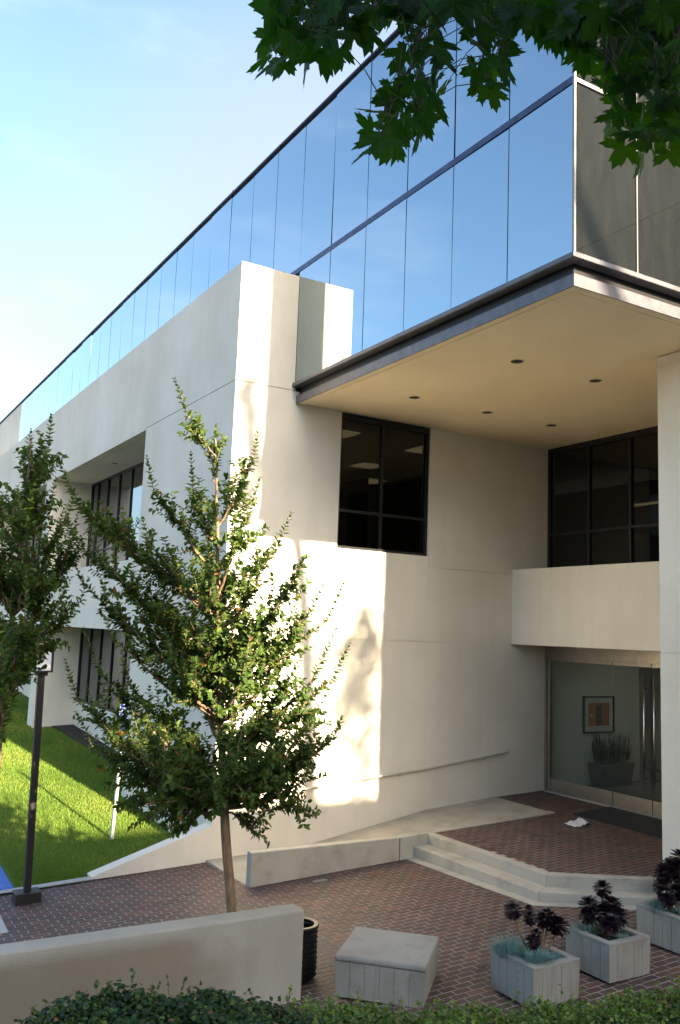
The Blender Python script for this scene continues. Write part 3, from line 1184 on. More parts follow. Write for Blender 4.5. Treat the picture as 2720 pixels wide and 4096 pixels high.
part('soffit_back', M['joint'], MB().box(XG + 0.1705, Y0 + 0.1705, 6.99, XG + 0.1945, -0.001, 7.2).box(XG + 0.195, Y0 + 0.1705, 6.99, 3.9, Y0 + 0.1945, 7.2).box(XG + 0.13, Y0 + 0.13, 7.23, 12, -0.002, 7.28))
for x in (2.57, 4.16, 5.70):
    for y in (-4.15, -1.62):
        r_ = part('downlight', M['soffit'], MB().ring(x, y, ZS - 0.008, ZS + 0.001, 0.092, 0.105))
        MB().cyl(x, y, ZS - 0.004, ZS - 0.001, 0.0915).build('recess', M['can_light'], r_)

# handrail on the front wall
hr = empty('handrail', (3.5, -0.08, 0.5))
tag(hr, 'slim cream painted handrail on the stucco wall above the ramp', 'handrail')
pts = [(0.55, -0.085, 0.215), (1.55, -0.085, 0.33), (3.07, -0.085, 0.47), (4.3, -0.085, 0.575), (6.10, -0.085, 0.79), (6.14, -0.02, 0.795)]
MB().tube(pts, 0.021, 8).build('rail', M['garden_stucco'], hr, smooth=True).location = (-3.5, 0.08, -0.5)
for x, z in ((1.55, 0.30), (3.6, 0.49), (5.55, 0.70)):
    MB().tube([(x, -0.08, z), (x, -0.03, z - 0.03), (x, 0.0, z - 0.03)], 0.011, 6).build('bracket', M['garden_stucco'], hr).location = (-3.5, 0.08, -0.5)

# right wing
Wg = empty('office_wing', (3.95, -8, -1.0))
tag(Wg, 'plain stucco wing wall at the right edge beside the entrance', 'building')
for (z0, z1) in ((-1.2, 2.862), (2.876, 6.93)):
    MB().box(3.95, -10.0, z0, 5.2, -5.48, z1).build('wall_panel', M['stucco'], Wg).location = (-3.95, 8, 1.0)
MB().box(5.21, -10.0, -1.2, 12, -8.1, 6.93).build('wall_panel', M['stucco'], Wg).location = (-3.95, 8, 1.0)
MB().box(3.962, -9.99, -1.2, 5.19, -5.492, 6.9).build('wall_core', M['stucco'], Wg).location = (-3.95, 8, 1.0)
for (z0, z1) in ((6.945, 9.04), (9.055, 13.4)):
    MB().box(3.95, -10.0, z0, 12, -6.75, z1).build('wall_panel', M['stucco'], Wg).location = (-3.95, 8, 1.0)
MB().box(3.962, -9.99, 6.93, 11.9, -6.76, 13.3).build('wall_core', M['stucco'], Wg).location = (-3.95, 8, 1.0)

# building across the street, behind the photographer
Bk = empty('street_building', (0, -31, 1.3))
tag(Bk, 'long flat roofed tan office block across the street', 'building')
MB().box(-40, -42, 0, 34, -30, 9.3).build('wall', M['garden_stucco'], Bk).location = (0, 31, 0)
MB().box(-40.3, -42.3, 9.31, 34.3, -29.7, 9.62).build('roof', M['kerb'], Bk).location = (0, 31, 0)
for j in range(2):
    for i in range(16):
        x = -37 + i * 4.4
        MB().box(x, -29.99, 1.2 + j * 4.2, x + 2.6, -29.95, 3.4 + j * 4.2).build('window', M['bronze'], Bk).location = (0, 31, 0)

# ------------------------------------------------------------------ furniture of the plaza
def board_block(name, half, h, taper, boards, z_base, thick=0.012, solid=True, wall=0.0, parent=None, m='board_concrete'):
    """square board-marked concrete body, origin at base centre; boards stand slightly proud of one another"""
    mb = MB()
    lr = random.Random(half * 1000 + boards)
    for s in range(4):
        ca, sa = math.cos(s * math.pi / 2), math.sin(s * math.pi / 2)
        for i in range(boards):
            a = -half + 2 * half * i / boards + 0.0009
            b = -half + 2 * half * (i + 1) / boards - 0.0009
            d = lr.uniform(-0.0025, 0.0015)
            pts = []
            for z, k in ((z_base, 1 - taper), (h, 1.0)):
                for (u, v) in ((a * k, -(half + d) * k), (b * k, -(half + d) * k), (b * k, -(half - thick * 2) * k), (a * k, -(half - thick * 2) * k)):
                    pts.append((u * ca - v * sa, u * sa + v * ca, z))
            mb.hexa(pts)
    return mb


def planter(loc, label, size=0.62, h=0.39):
    r = empty('concrete_planter', (loc[0], loc[1], plaza_z(*loc)))
    tag(r, label, 'planter', 'board marked concrete planters')
    hs = size / 2
    board_block('body', hs, h - 0.03, 0.02, 5, 0.012).build('boards', M['board_concrete'], r, bevel=0.003, segs=1)
    wl = 0.085
    q = MB()
    ih = hs - wl
    for (x0, y0, x1, y1) in ((-hs, -hs, hs, -ih), (-hs, ih, hs, hs), (-hs, -ih + 0.0005, -ih, ih - 0.0005), (ih, -ih + 0.0005, hs, ih - 0.0005)):
        q.box(x0 + (0 if x0 > -hs else 0.0), y0, h - 0.0295, x1, y1, h + 0.005)
    q.build('rim', M['bench_top'], r, bevel=0.008)
    q = MB()
    for s in ((-1, 0), (1, 0), (0, -1), (0, 1)):
        pass
    q.box(-hs + 0.03, -hs + 0.03, 0.035, hs - 0.03, hs - 0.03, h - 0.075)
    q.build('core', M['board_concrete'], r)
    MB().box(-ih + 0.001, -ih + 0.001, h - 0.07, ih - 0.001, ih - 0.001, h - 0.03).build('soil', M['soil'], r)
    MB().box(-hs + 0.07, -hs + 0.07, -0.02, hs - 0.07, hs - 0.07, 0.034).build('plinth', M['pot_dark'], r)
    return r


PL = [((0.785, -6.505), 'concrete planter with drooping black rosettes, nearest the square bench'),
      ((1.87, -6.46), 'concrete planter with upright black rosettes, in the middle of the row'),
      ((3.12, -6.34), 'concrete planter cut off by the right edge of the picture')]
for loc, lab in PL:
    planter(loc, lab)

# square bench block, turned 45 degrees
bx, by = -0.325, -5.53
bench = empty('concrete_bench', (bx, by, plaza_z(bx, by)), math.radians(-45.5))
tag(bench, 'square board marked concrete bench block on the brick plaza', 'bench')
board_block('body', 0.455, 0.335, 0.03, 6, 0.0).build('boards', M['board_concrete'], bench, bevel=0.003, segs=1)
MB().box(-0.425, -0.425, 0.006, 0.425, 0.425, 0.334).build('core', M['board_concrete'], bench)
MB().box(-0.462, -0.462, 0.336, 0.462, 0.462, 0.40).build('seat', M['bench_top'], bench, bevel=0.025, segs=3)
MB().box(-0.38, -0.38, -0.06, 0.38, 0.38, 0.005).build('plinth', M['pot_dark'], bench)


# black rosettes and blue fescue in the planters
def rosette(P, D, N, L, W, T, c, axis, r, lr):
    """append one aeonium rosette at c opening along axis"""
    axis = np.array(axis) / np.linalg.norm(axis)
    a = np.cross(axis, [0.3, 0.5, 0.81]); a /= np.linalg.norm(a)
    b = np.cross(axis, a)
    for ring, (cnt, el, ln) in enumerate(((12, -0.7, 0.85), (14, -0.3, 1.0), (14, 0.1, 0.98), (12, 0.45, 0.88), (9, 0.85, 0.68), (6, 1.2, 0.45))):
        for i in range(cnt):
            t = 2 * math.pi * (i + 0.5 * ring + lr.uniform(-0.2, 0.2)) / cnt
            e = el + lr.uniform(-0.15, 0.15)
            d = (a * math.cos(t) + b * math.sin(t)) * math.cos(e) + axis * math.sin(e)
            P.append(c + axis * 0.01 * ring)
            D.append(d)
            N.append(axis + 0.3 * d)
            L.append(r * ln * lr.uniform(0.85, 1.1))
            W.append(r * 0.17 * lr.uniform(0.8, 1.15))
            T.append(lr.random())


def aeonium(loc, heads, label, h):
    lr = random.Random(label)
    z = plaza_z(*loc) + h
    root = empty('aeonium_plant', (loc[0], loc[1], z))
    tag(root, label, 'plant', 'black rosette plants in the planters')
    for (sx, sy), (tx, ty, tz), r in heads:
        P, D, N, L, W, T = [], [], [], [], [], []
        s = np.array([sx, sy, -0.05]); t = np.array([tx, ty, tz])
        mid = (s + t) / 2 + np.array([(tx - sx) * 0.18, (ty - sy) * 0.18, -0.01])
        pts = np.array([s, mid, t])
        cv = [((1 - k) ** 2) * pts[0] + 2 * k * (1 - k) * pts[1] + k * k * pts[2] for k in np.linspace(0, 1, 6)]
        ax = (cv[-1] - cv[-2]); ax = ax / np.linalg.norm(ax) + np.array([0, 0, 0.5])
        rosette(P, D, N, L, W, T, cv[-1], ax, r, lr)
        link('stem', tubes_mesh('stem', [(cv, np.linspace(0.013, 0.010, 6))], 6), M['stem'], root)
        link('rosette', leaves_mesh('rosette', np.array(P), np.array(D), np.array(N), np.array(L), np.array(W), np.array(T), 0.35, 0.02, 0.5, 1.0), M['aeonium'], root)


def fescue(loc, label, h, cx, cy, r, count=420, ln=0.24):
    lr = np.random.default_rng(abs(int(cx * 1000) + int(cy * 777) + int(loc[0] * 31)))
    z = plaza_z(*loc) + h
    root_p = (loc[0] + cx, loc[1] + cy, z)
    a = lr.uniform(0, 2 * math.pi, count)
    rad = r * np.sqrt(lr.random(count))
    base = np.c_[rad * np.cos(a), rad * np.sin(a), np.full(count, -0.04)]
    sp = lr.uniform(0.15, 1.15, count)
    d = unit(np.c_[np.cos(a) * sp, np.sin(a) * sp, np.ones(count)])
    ll = lr.uniform(0.6, 1.1, count) * ln
    side = unit(np.cross(d, np.array([[0, 0, 1.0]])))
    w = 0.0032
    m1 = base + d * ll[:, None] * 0.5
    tip = base + d * ll[:, None] * 0.95 + np.c_[np.cos(a) * ll * 0.2 * sp, np.sin(a) * ll * 0.2 * sp, -ll * 0.22 * sp]
    V = np.stack([base - side * w, base + side * w, m1 + side * w * 0.8, m1 - side * w * 0.8, tip], axis=1)
    i = np.arange(count)[:, None] * 5
    F = np.concatenate([i + np.array([0, 1, 2]), i + np.array([0, 2, 3]), i + np.array([3, 2, 4])])
    o = link('fescue_tuft', mesh_np('fescue_tuft', V.reshape(-1, 3), F, np.repeat(lr.random(count), 5)), M['fescue'])
    o.location = root_p
    tag(o, label, 'plant', 'blue grass tufts in the planters')


H = 0.36
c1, c2, c3 = [p[0] for p in PL]
aeonium(c1, [((0.02, 0.05), (-0.20, 0.10, 0.42), 0.115), ((0.02, 0.05), (-0.02, 0.05, 0.34), 0.085), ((0.05, 0.06), (0.06, 0.16, 0.36), 0.08),
             ((0.1, 0.02), (0.15, 0.04, 0.30), 0.105), ((0.1, 0.0), (0.28, -0.02, 0.25), 0.15), ((0.1, 0.0), (0.24, 0.08, 0.30), 0.12),
             ((0.0, 0.0), (-0.06, -0.04, 0.15), 0.09), ((0.0, 0.0), (-0.01, -0.03, 0.20), 0.07)],
        'black aeonium leaning over the nearest planter on bare stems', H)
aeonium(c2, [((0, 0), (-0.02, 0.0, 0.20), 0.15), ((0, 0), (0.10, -0.05, 0.17), 0.14), ((0.0, 0.05), (-0.14, 0.12, 0.26), 0.14), ((0, 0.05), (0.03, 0.1, 0.42), 0.12),
             ((0, 0), (-0.08, -0.12, 0.14), 0.13), ((0.05, 0), (0.16, 0.05, 0.24), 0.12), ((0, 0), (0.05, 0.0, 0.28), 0.12), ((0, 0), (-0.2, 0.1, 0.16), 0.1)],
        'dense black aeonium standing upright in the middle planter', H)
aeonium(c3, [((-0.1, 0), (-0.16, 0.05, 0.25), 0.14), ((0, 0), (-0.02, 0.05, 0.45), 0.15), ((0, 0), (0.1, 0.0, 0.55), 0.15), ((0, 0), (-0.08, 0.1, 0.38), 0.14),
             ((0, 0), (-0.2, -0.05, 0.14), 0.12), ((0, 0), (0.05, -0.1, 0.3), 0.15), ((0, 0), (0.02, 0, 0.18), 0.14), ((0, 0), (0.15, 0.1, 0.35), 0.14)],
        'tall black aeonium in the planter at the right edge', H)
fescue(c1, 'blue green grass tuft spilling over the left corner of the nearest planter', H, -0.20, 0.14, 0.10, 620, 0.27)
fescue(c1, 'blue grass tuft over the front rim of the nearest planter', H, -0.13, -0.12, 0.09, 520, 0.23)
fescue(c1, 'short blue grass tuft below the black stems in the nearest planter', H, 0.06, -0.15, 0.09, 420, 0.15)
fescue(c1, 'blue grass tuft at the back of the nearest planter', H, 0.10, 0.14, 0.08, 320, 0.16)
fescue(c2, 'pale blue grass tuft right of the middle black plant', H, 0.18, 0.12, 0.08, 420, 0.25)
fescue(c2, 'low blue grass tuft at the front corner of the middle planter', H, 0.05, -0.19, 0.08, 300, 0.12)
fescue(c2, 'green blue grass tuft left of the middle black plant', H, -0.19, 0.14, 0.07, 300, 0.22)
fescue(c3, 'green grass tuft at the left rim of the right edge planter', H, -0.20, 0.05, 0.09, 450, 0.24)
fescue(c3, 'low dark grass tuft at the front of the right edge planter', H, -0.05, -0.16, 0.09, 350, 0.17)

# litter can behind the end of the front wall
tc = (-1.02, -4.86)
can = empty('litter_can', (tc[0], tc[1], plaza_z(*tc)))
tag(can, 'black ribbed metal litter can behind the end of the front wall', 'trash can')
MB().ring(0, 0, 0.05, 0.52, 0.165, 0.18, 28).build('liner', M['can'], can, smooth=False)
for i in range(9):
    MB().ring(0, 0, 0.06 + i * 0.052, 0.06 + i * 0.052 + 0.034, 0.181, 0.20, 28).build('rib', M['can'], can)
MB().ring(0, 0, 0.525, 0.56, 0.155, 0.208, 28).build('rim', M['can'], can, bevel=0.008)
MB().cyl(0, 0, 0.03, 0.049, 0.175).build('base', M['can'], can)
for i in range(3):
    a = i * 2.1 - 0.6
    MB().box(0.15 * math.cos(a) - 0.012, 0.15 * math.sin(a) - 0.012, -0.01, 0.15 * math.cos(a) + 0.012, 0.15 * math.sin(a) + 0.012, 0.0295).build('foot', M['can'], can)

# lamp post
lp = (-2.88, -0.50)
lamp = empty('lamp_post', (lp[0], lp[1], plaza_z(*lp)))
lamp.rotation_euler = (0, math.radians(-0.9), 0)
tag(lamp, 'dark bronze square lamp post with box lantern beside the lawn', 'street lamp')
MB().box(-0.17, -0.13, -0.03, 0.17, 0.13, 0.14).build('base', M['lamp_bronze'], lamp, bevel=0.008)
MB().box(-0.046, -0.046, 0.141, 0.046, 0.046, 3.04).build('pole', M['lamp_bronze'], lamp, bevel=0.01)
MB().box(-0.075, -0.075, 3.041, 0.075, 0.075, 3.09).build('collar', M['lamp_bronze'], lamp)
q = MB()
q.box(-0.13, -0.13, 3.091, 0.13, 0.13, 3.115)
q.box(-0.13, -0.13, 3.525, 0.13, 0.13, 3.575)
for sx in (-1, 1):
    for sy in (-1, 1):
        q.box(min(sx * 0.13, sx * 0.10), min(sy * 0.13, sy * 0.10), 3.1155, max(sx * 0.13, sx * 0.10), max(sy * 0.13, sy * 0.10), 3.5245)
head = q.build('lantern', M['lamp_bronze'], lamp)
for (x0, y0, x1, y1) in ((-0.099, -0.122, 0.099, -0.115), (-0.099, 0.115, 0.099, 0.122), (-0.122, -0.099, -0.115, 0.099), (0.115, -0.099, 0.122, 0.099)):
    MB().box(x0, y0, 3.117, x1, y1, 3.523).build('panel', M['diffuser'], head)

# parking sign on the lawn
sg = empty('parking_sign', (-1.02, 1.85, -0.66))
sg.rotation_euler = (0.0, math.radians(2.6), math.radians(8))
tag(sg, 'blue accessible parking sign on a leaning pale post in the lawn', 'sign')
MB().box(-0.025, -0.025, -0.1, 0.025, 0.025, 2.32).build('post', M['galv'], sg)
plate = MB().box(-0.034, -0.155, 1.90, -0.0265, 0.155, 2.36).build('sign_plate', M['blue_paint'], sg)
q = MB()
for (y0, z0, y1, z1) in ((-0.15, 1.905, 0.15, 1.913), (-0.15, 2.347, 0.15, 2.355), (-0.15, 1.9135, -0.142, 2.3465), (0.142, 1.9135, 0.15, 2.3465)):
    q.box(-0.0365, y0, z0, -0.0345, y1, z1)
q.build('border', M['white_paint'], plate)
q = MB()   # wheelchair symbol
q.cyl(0, 0, 0, 0.003, 0.018, 0.018, 14)
q.ring(0.0, -0.155, 0.0, 0.003, 0.052, 0.068, 26)
q.box(-0.012, -0.11, 0.0, 0.012, -0.024, 0.003)
q.box(0.0125, -0.075, 0.0, 0.065, -0.055, 0.003)
q.box(0.0125, -0.125, 0.0, 0.075, -0.105, 0.003)
q.box(0.0755, -0.20, 0.0, 0.095, -0.105, 0.003)
sy = q.build('symbol', M['white_paint'], plate)
sy.matrix_local = Matrix(((0, 0, -1, -0.0345), (-1, 0, 0, 0.01), (0, 1, 0, 2.29), (0, 0, 0, 1)))
MB().box(-0.034, -0.155, 1.70, -0.0265, 0.155, 1.87).build('sign_plate', M['blue_paint'], sg)

# a few dry leaves blown over the bricks
n = 46
lx, ly = rng.uniform(-3.2, 2.4, n), rng.uniform(-6.9, -1.8, n)
lz = np.array([plaza_z(a, b) + 0.006 for a, b in zip(lx, ly)])
lt = link('leaf_litter', leaves_mesh('leaf_litter', np.c_[lx, ly, lz], np.c_[rng.normal(0, 1, n), rng.normal(0, 1, n), np.abs(rng.normal(0, 0.12, n))],
                                     np.c_[rng.normal(0, 0.2, n), rng.normal(0, 0.2, n), np.ones(n)], rng.uniform(0.03, 0.07, n), rng.uniform(0.01, 0.02, n), rng.uniform(0.9, 1.0, n), 0.3, -0.1), M['myrtle_leaf'])
tag(lt, 'scattered dry leaves on the brick plaza', kind='stuff')

# doormat, paper, lobby things
MB_ = MB().prism(ccw([(6.06, -1.84), (7.05, -1.78), (7.03, -4.2), (6.04, -4.26)]), lambda x, y: landing_z(x) + 0.004, lambda x, y: landing_z(x) + 0.016)
tag(MB_.build('doormat', M['mat_black']), 'long black doormat in front of the glass doors', 'mat')
q = MB()
nx = 7
pv = [[None] * nx for _ in range(nx)]
cor = [np.array((5.42, -2.27)), np.array((5.86, -2.23)), np.array((5.76, -2.52)), np.array((5.37, -2.60))]
for i in range(nx):
    for j in range(nx):
        u, v = i / (nx - 1), j / (nx - 1)
        p = (cor[0] * (1 - u) + cor[1] * u) * (1 - v) + (cor[3] * (1 - u) + cor[2] * u) * v
        pv[i][j] = q.bm.verts.new((p[0] + rng.normal(0, 0.006), p[1] + rng.normal(0, 0.006), landing_z(p[0]) + 0.012 + abs(rng.normal(0, 0.016)) + 0.05 * max(0, u - 0.6) * (1 - v)))
for i in range(nx - 1):
    for j in range(nx - 1):
        q.bm.faces.new((pv[i][j], pv[i + 1][j], pv[i + 1][j + 1], pv[i][j + 1]))
po = q.build('newspaper', M['paper'])
sm = po.modifiers.new('thickness', 'SOLIDIFY')
sm.thickness = 0.008
tag(po, 'crumpled white newspaper lying on the brick landing', 'paper')
art = empty('framed_picture', (8.82, 0.148, 1.06))
tag(art, 'black framed orange print hanging on the lobby wall', 'picture')
q = MB()
q.box(-0.46, -0.04, 0, 0.46, 0, 0.03).box(-0.46, -0.04, 0.74, 0.46, 0, 0.77).box(-0.46, -0.04, 0.0305, -0.43, 0, 0.7395).box(0.43, -0.04, 0.0305, 0.46, 0, 0.7395)
q.build('frame', M['black'], art)
MB().box(-0.429, -0.015, 0.031, 0.429, -0.005, 0.739).build('mount', M['art_mat'], art)
MB().box(-0.30, -0.019, 0.15, 0.32, -0.0155, 0.63).build('print', M['art_orange'], art)
MB().box(-0.08, -0.022, 0.17, 0.09, -0.0195, 0.58).build('print_block', M['art_dark'], art)
MB().box(-0.25, -0.022, 0.34, -0.19, -0.0195, 0.40).build('print_block', M['art_mat'], art)
lpot = empty('lobby_planter', (8.98, -0.06, 0.005))
tag(lpot, 'dark tapered planter box inside the glass entrance', 'planter')
MB().hexa([(-0.42, -0.16, 0), (0.42, -0.16, 0), (0.42, 0.16, 0), (-0.42, 0.16, 0), (-0.50, -0.20, 0.46), (0.50, -0.20, 0.46), (0.50, 0.20, 0.46), (-0.50, 0.20, 0.46)]).build('body', M['pot_dark'], lpot, bevel=0.01)
n = 110
P = np.c_[rng.uniform(-0.44, 0.44, n), rng.uniform(-0.13, 0.13, n), np.full(n, 0.45)]
Dd = np.c_[rng.normal(0, 0.16, n), rng.normal(0, 0.12, n), np.ones(n)]
sp_ = link('snake_plant', leaves_mesh('snake_plant', P, Dd, np.c_[rng.normal(0, 1, n), rng.normal(0, 1, n), np.zeros(n)], rng.uniform(0.3, 0.75, n), 0.02, rng.random(n), 0.3, 0.03), M['snake_leaf'])
sp_.location = (8.98, -0.06, 0.005)
tag(sp_, 'tall spiky green plant in the lobby planter', 'plant')
tl = empty('table_lamp', (1.75, 8.25, 0.9))
tag(tl, 'orange shaded lamp behind the ground floor window', 'lamp')
MB().cyl(0, 0, 0.42, 0.66, 0.13, 0.07).build('lamp_shade', M['orange_shade'], tl)
MB().cyl(0, 0, 0.0, 0.419, 0.05).build('lamp_base', M['white_paint'], tl)
MB().box(1.5, 7.7, -0.09, 2.1, 8.8, 0.899).build('cabinet', M['interior'])
tag(bpy.data.objects['cabinet'], 'low cabinet under the orange lamp behind the ground floor window', 'cabinet')

# ------------------------------------------------------------------ trees
def curve(p0, p1, lift, k=7, jit=0.03, lr=rng):
    p0, p1 = np.array(p0, float), np.array(p1, float)
    t = np.linspace(0, 1, k)[:, None]
    mid = (p0 + p1) / 2 + np.array(lift)
    c = (1 - t) ** 2 * p0 + 2 * t * (1 - t) * mid + t * t * p1
    c[1:-1] += lr.normal(0, jit, (k - 2, 3))
    return c


def crape_myrtle(name, base, tips, trunk_px, label, seed, extra=40, leaf=0.071, dens=1.55):
    lr = np.random.default_rng(seed)
    base = np.array(base)
    root = empty(name, base)
    tag(root, label, 'tree', 'young crape myrtle trees')
    d0 = (base - CAM) @ CF
    # trunk runs through the points seen
    tr = [base]
    for (u, v) in trunk_px:
        tr.append(at(u, v, d0 / 1.0 + lr.normal(0, 0.03)))
    tr = np.array(tr)
    s = np.r_[0, np.cumsum(np.linalg.norm(np.diff(tr, axis=0), axis=1))]
    ss = np.linspace(0, s[-1], 26)
    trunk = np.c_[np.interp(ss, s, tr[:, 0]), np.interp(ss, s, tr[:, 1]), np.interp(ss, s, tr[:, 2])]
    trunk[1:-1] += lr.normal(0, 0.006, (24, 3))
    rad = np.interp(ss, [0, s[-1] * 0.3, s[-1]], [0.058, 0.048, 0.008])
    paths = [(trunk, rad)]
    limbs = []
    zmin = trunk[0, 2] + 1.72
    alltips = []
    for (u, v, dd) in tips:
        alltips.append(at(u, v, d0 + dd))
    core = np.array(alltips)
    for k in range(extra):
        i, j = lr.integers(0, len(core), 2)
        w = lr.uniform(0.25, 0.8)
        p = core[i] * w + core[j] * (1 - w)
        p = p * 0.75 + 0.25 * trunk[np.argmin(np.abs(trunk[:, 2] - p[2]))]
        ax = trunk[np.argmin(np.abs(trunk[:, 2] - p[2]))]
        hr_ = np.linalg.norm((core[i] - ax)[:2])
        a = lr.uniform(0, 2 * math.pi)
        q = ax + np.array([math.cos(a), math.sin(a), 0]) * hr_ * lr.uniform(0.35, 0.9)
        q[2] = p[2] + lr.uniform(-0.3, 0.3)
        alltips.append(q)
    sprout = []
    for ti, tip in enumerate(alltips):
        if ti < len(core) and core[ti][2] > np.median(core[:, 2]) - 0.9:
            ln_s = lr.uniform(0.20, 0.5)
            axis = trunk[np.argmin(np.abs(trunk[:, 2] - tip[2]))]
            out = tip - axis
            out[2] = 0
            dv = unit(np.array([0, 0, 1.0]) + 0.45 * unit(out) * min(1.0, np.linalg.norm(out)) + lr.normal(0, 0.08, 3))
            sprout.append((tip - dv * ln_s, tip))
            tip = tip - dv * ln_s
        ax_d = np.linalg.norm(trunk[:, :2] - tip[:2], axis=1)
        zs = tip[2] - 0.55 * np.min(ax_d) - 0.35
        zs = max(zs, zmin + lr.uniform(0, 0.25))
        zs = min(zs, trunk[-2, 2])
        i = int(np.argmin(np.abs(trunk[:, 2] - zs)))
        st = trunk[i]
        ln = np.linalg.norm(tip - st)
        c = curve(st, tip, (0, 0, -0.10 * ln if tip[2] > st[2] + 0.3 else 0.12 * ln), 8, 0.02, lr)
        r0 = min(rad[i] * 0.75, 0.012 + 0.011 * ln)
        paths.append((c, np.linspace(r0, 0.004, 8)))
        limbs.append((c, ln))
    P, D, N, SZ_ = [], [], [], []

    def leafy(c, dens):
        seg = np.linalg.norm(np.diff(c, axis=0), axis=1)
        tot = seg.sum()
        m = max(3, int(tot / dens))
        s_ = np.r_[0, np.cumsum(seg)]
        q = np.linspace(0.04, 1, m) * tot
        pts = np.c_[np.interp(q, s_, c[:, 0]), np.interp(q, s_, c[:, 1]), np.interp(q, s_, c[:, 2])]
        dr = unit(np.gradient(pts, axis=0))
        u_ = unit(np.cross(dr, np.array([[0.2, 0.4, 0.9]])))
        w_ = np.cross(dr, u_)
        for sgn in (1, -1):
            a = lr.uniform(0, 6.28, m)
            sidev = u_ * np.cos(a)[:, None] + w_ * np.sin(a)[:, None]
            P.append(pts)
            D.append(dr * 0.55 + sidev * sgn * 0.9 + lr.normal(0, 0.15, (m, 3)) + np.array([0, 0, 0.05]))
            N.append(dr * 0.9 + np.array([0, 0, 0.5]) + lr.normal(0, 0.25, (m, 3)))

    tw = []
    for b_, t_ in sprout:
        c = curve(b_, t_, (0, 0, 0), 6, 0.006, lr)
        tw.append((c, np.linspace(0.005, 0.0016, 6)))
        m = int(np.linalg.norm(t_ - b_) / 0.036)
        dr = unit(t_ - b_)
        u_ = unit(np.cross(dr, np.array([0.3, 0.2, 0.5])))
        w_ = np.cross(dr, u_)
        for q in range(m):
            f = (q + 0.5) / m
            p = b_ + (t_ - b_) * f
            a0 = q * 1.5708 + lr.normal(0, 0.4)
            for sg in (0, math.pi):
                sv = u_ * math.cos(a0 + sg) + w_ * math.sin(a0 + sg)
                P.append(p[None])
                D.append((sv * (1.0 - 0.45 * f) + dr * (0.45 + 0.5 * f))[None])
                N.append((dr - 0.3 * sv + lr.normal(0, 0.1, 3))[None])
                SZ_.append((1.12 - 0.6 * f ** 2) * lr.uniform(0.7, 1.12))
    n_sp = len(P)
    for c, ln in limbs:
        nt = int(3 + ln * 8.5 * dens)
        for k in range(nt):
            f = lr.uniform(0.2, 0.86) if ln > 0.8 else lr.uniform(0.1, 0.9)
            i = f * (len(c) - 1)
            i0 = int(i)
            p = c[i0] + (c[min(i0 + 1, len(c) - 1)] - c[i0]) * (i - i0)
            dr = c[min(i0 + 1, len(c) - 1)] - c[max(i0 - 1, 0)]
            dr = dr / np.linalg.norm(dr)
            dv = dr * 0.6 + lr.normal(0, 0.5, 3) + np.array([0, 0, 0.5])
            dv = dv / np.linalg.norm(dv)
            tl_ = lr.uniform(0.16, 0.46) * (1.25 - 0.75 * f)
            tc_ = curve(p, p + dv * tl_, (0, 0, -0.02), 4, 0.006, lr)
            tw.append((tc_, np.linspace(0.0035, 0.0015, 4)))
            leafy(tc_, 0.028)
        leafy(c[int(len(c) * 0.55):], 0.022)
    P, D, N = np.concatenate(P), np.concatenate(D), np.concatenate(N)
    n_ = len(P)
    tone = np.clip(lr.normal(0.42, 0.2, n_) + 0.10 * (P[:, 2] - base[2] - 3) / 3, 0, 0.93)
    tone[lr.random(n_) < 0.012] = 1.0
    siz = lr.uniform(0.62, 1.2, n_)
    siz[:n_sp] = np.array(SZ_)
    me = leaves_mesh('crown', P - base, D, N, siz * leaf, siz * lr.uniform(0.85, 1.15, n_) * leaf * 0.30, tone, 0.3, 0.15)
    link('crown', me, M['myrtle_leaf'], root)
    link('trunk', tubes_mesh('trunk', [((trunk - base), rad)], 10), M['myrtle_bark'], root)
    link('branch', tubes_mesh('branch', [(a - base, b) for a, b in paths[1:] + tw], 5), M['myrtle_bark'], root)
    return root


S = 1.7347
tips1 = [(402, 872, 0.0), (500, 976, 0.2), (595, 988, -0.2), (338, 1050, 0.1), (135, 1062, -0.2), (160, 1120, 0.3), (440, 1040, -0.4), (545, 1090, 0.5), (600, 1100, 0.1),
         (672, 1182, 0.0), (640, 1230, -0.6), (795, 1338, 0.1), (745, 1350, -0.3), (690, 1370, 0.6), (808, 1482, 0.0), (775, 1450, -0.5), (770, 1560, 0.7), (790, 1650, -0.1),
         (780, 1672, 0.4), (748, 1790, 0.2), (728, 1880, -0.3), (660, 1830, 0.8), (590, 1925, 0.1), (650, 1720, -0.9),
         (300, 1905, -0.2), (400, 1925, 0.5), (350, 1850, -0.8), (240, 1810, 0.3), (215, 1725, 0.0), (175, 1640, -0.3), (260, 1640, 0.8), (230, 1570, 0.2), (150, 1520, -0.5), (330, 1330, 0.4),
         (240, 1420, -0.6), (170, 1290, 0.2), (150, 1180, 0.5), (330, 1200, -0.5), (260, 1260, 0.7), (420, 1180, 0.8), (480, 1250, -0.9), (560, 1260, 0.9), (380, 1450, -1.0), (450, 1500, 1.1),
         (580, 1450, -1.0), (520, 1380, 1.2), (620, 1560, 1.0), (560, 1640, -1.1), (420, 1700, 1.0), (330, 1740, -1.0), (500, 1800, -0.9), (280, 1500, 1.0),
         (250, 1700, -0.5), (200, 1580, 0.6), (270, 1860, 0.6), (190, 1450, 0.3), (300, 1620, -1.0), (230, 1330, -0.4), (360, 1560, 1.1), (200, 1220, -0.3), (420, 1340, -0.8), (700, 1500, -0.7), (680, 1640, 0.6), (600, 1740, -0.6), (690, 1460, 0.9)]
tips1 = [(u * S, v * S, d) for u, v, d in tips1]
T1 = np.array([-1.60, -4.58, -0.69])
crape_myrtle('crape_myrtle_tree', T1, tips1, [(912, 3420), (893, 3150), (880, 2800), (872, 2400), (868, 2000), (862, 1760)],
             'young multi branched crape myrtle in front of the stucco corner', 11, extra=24)
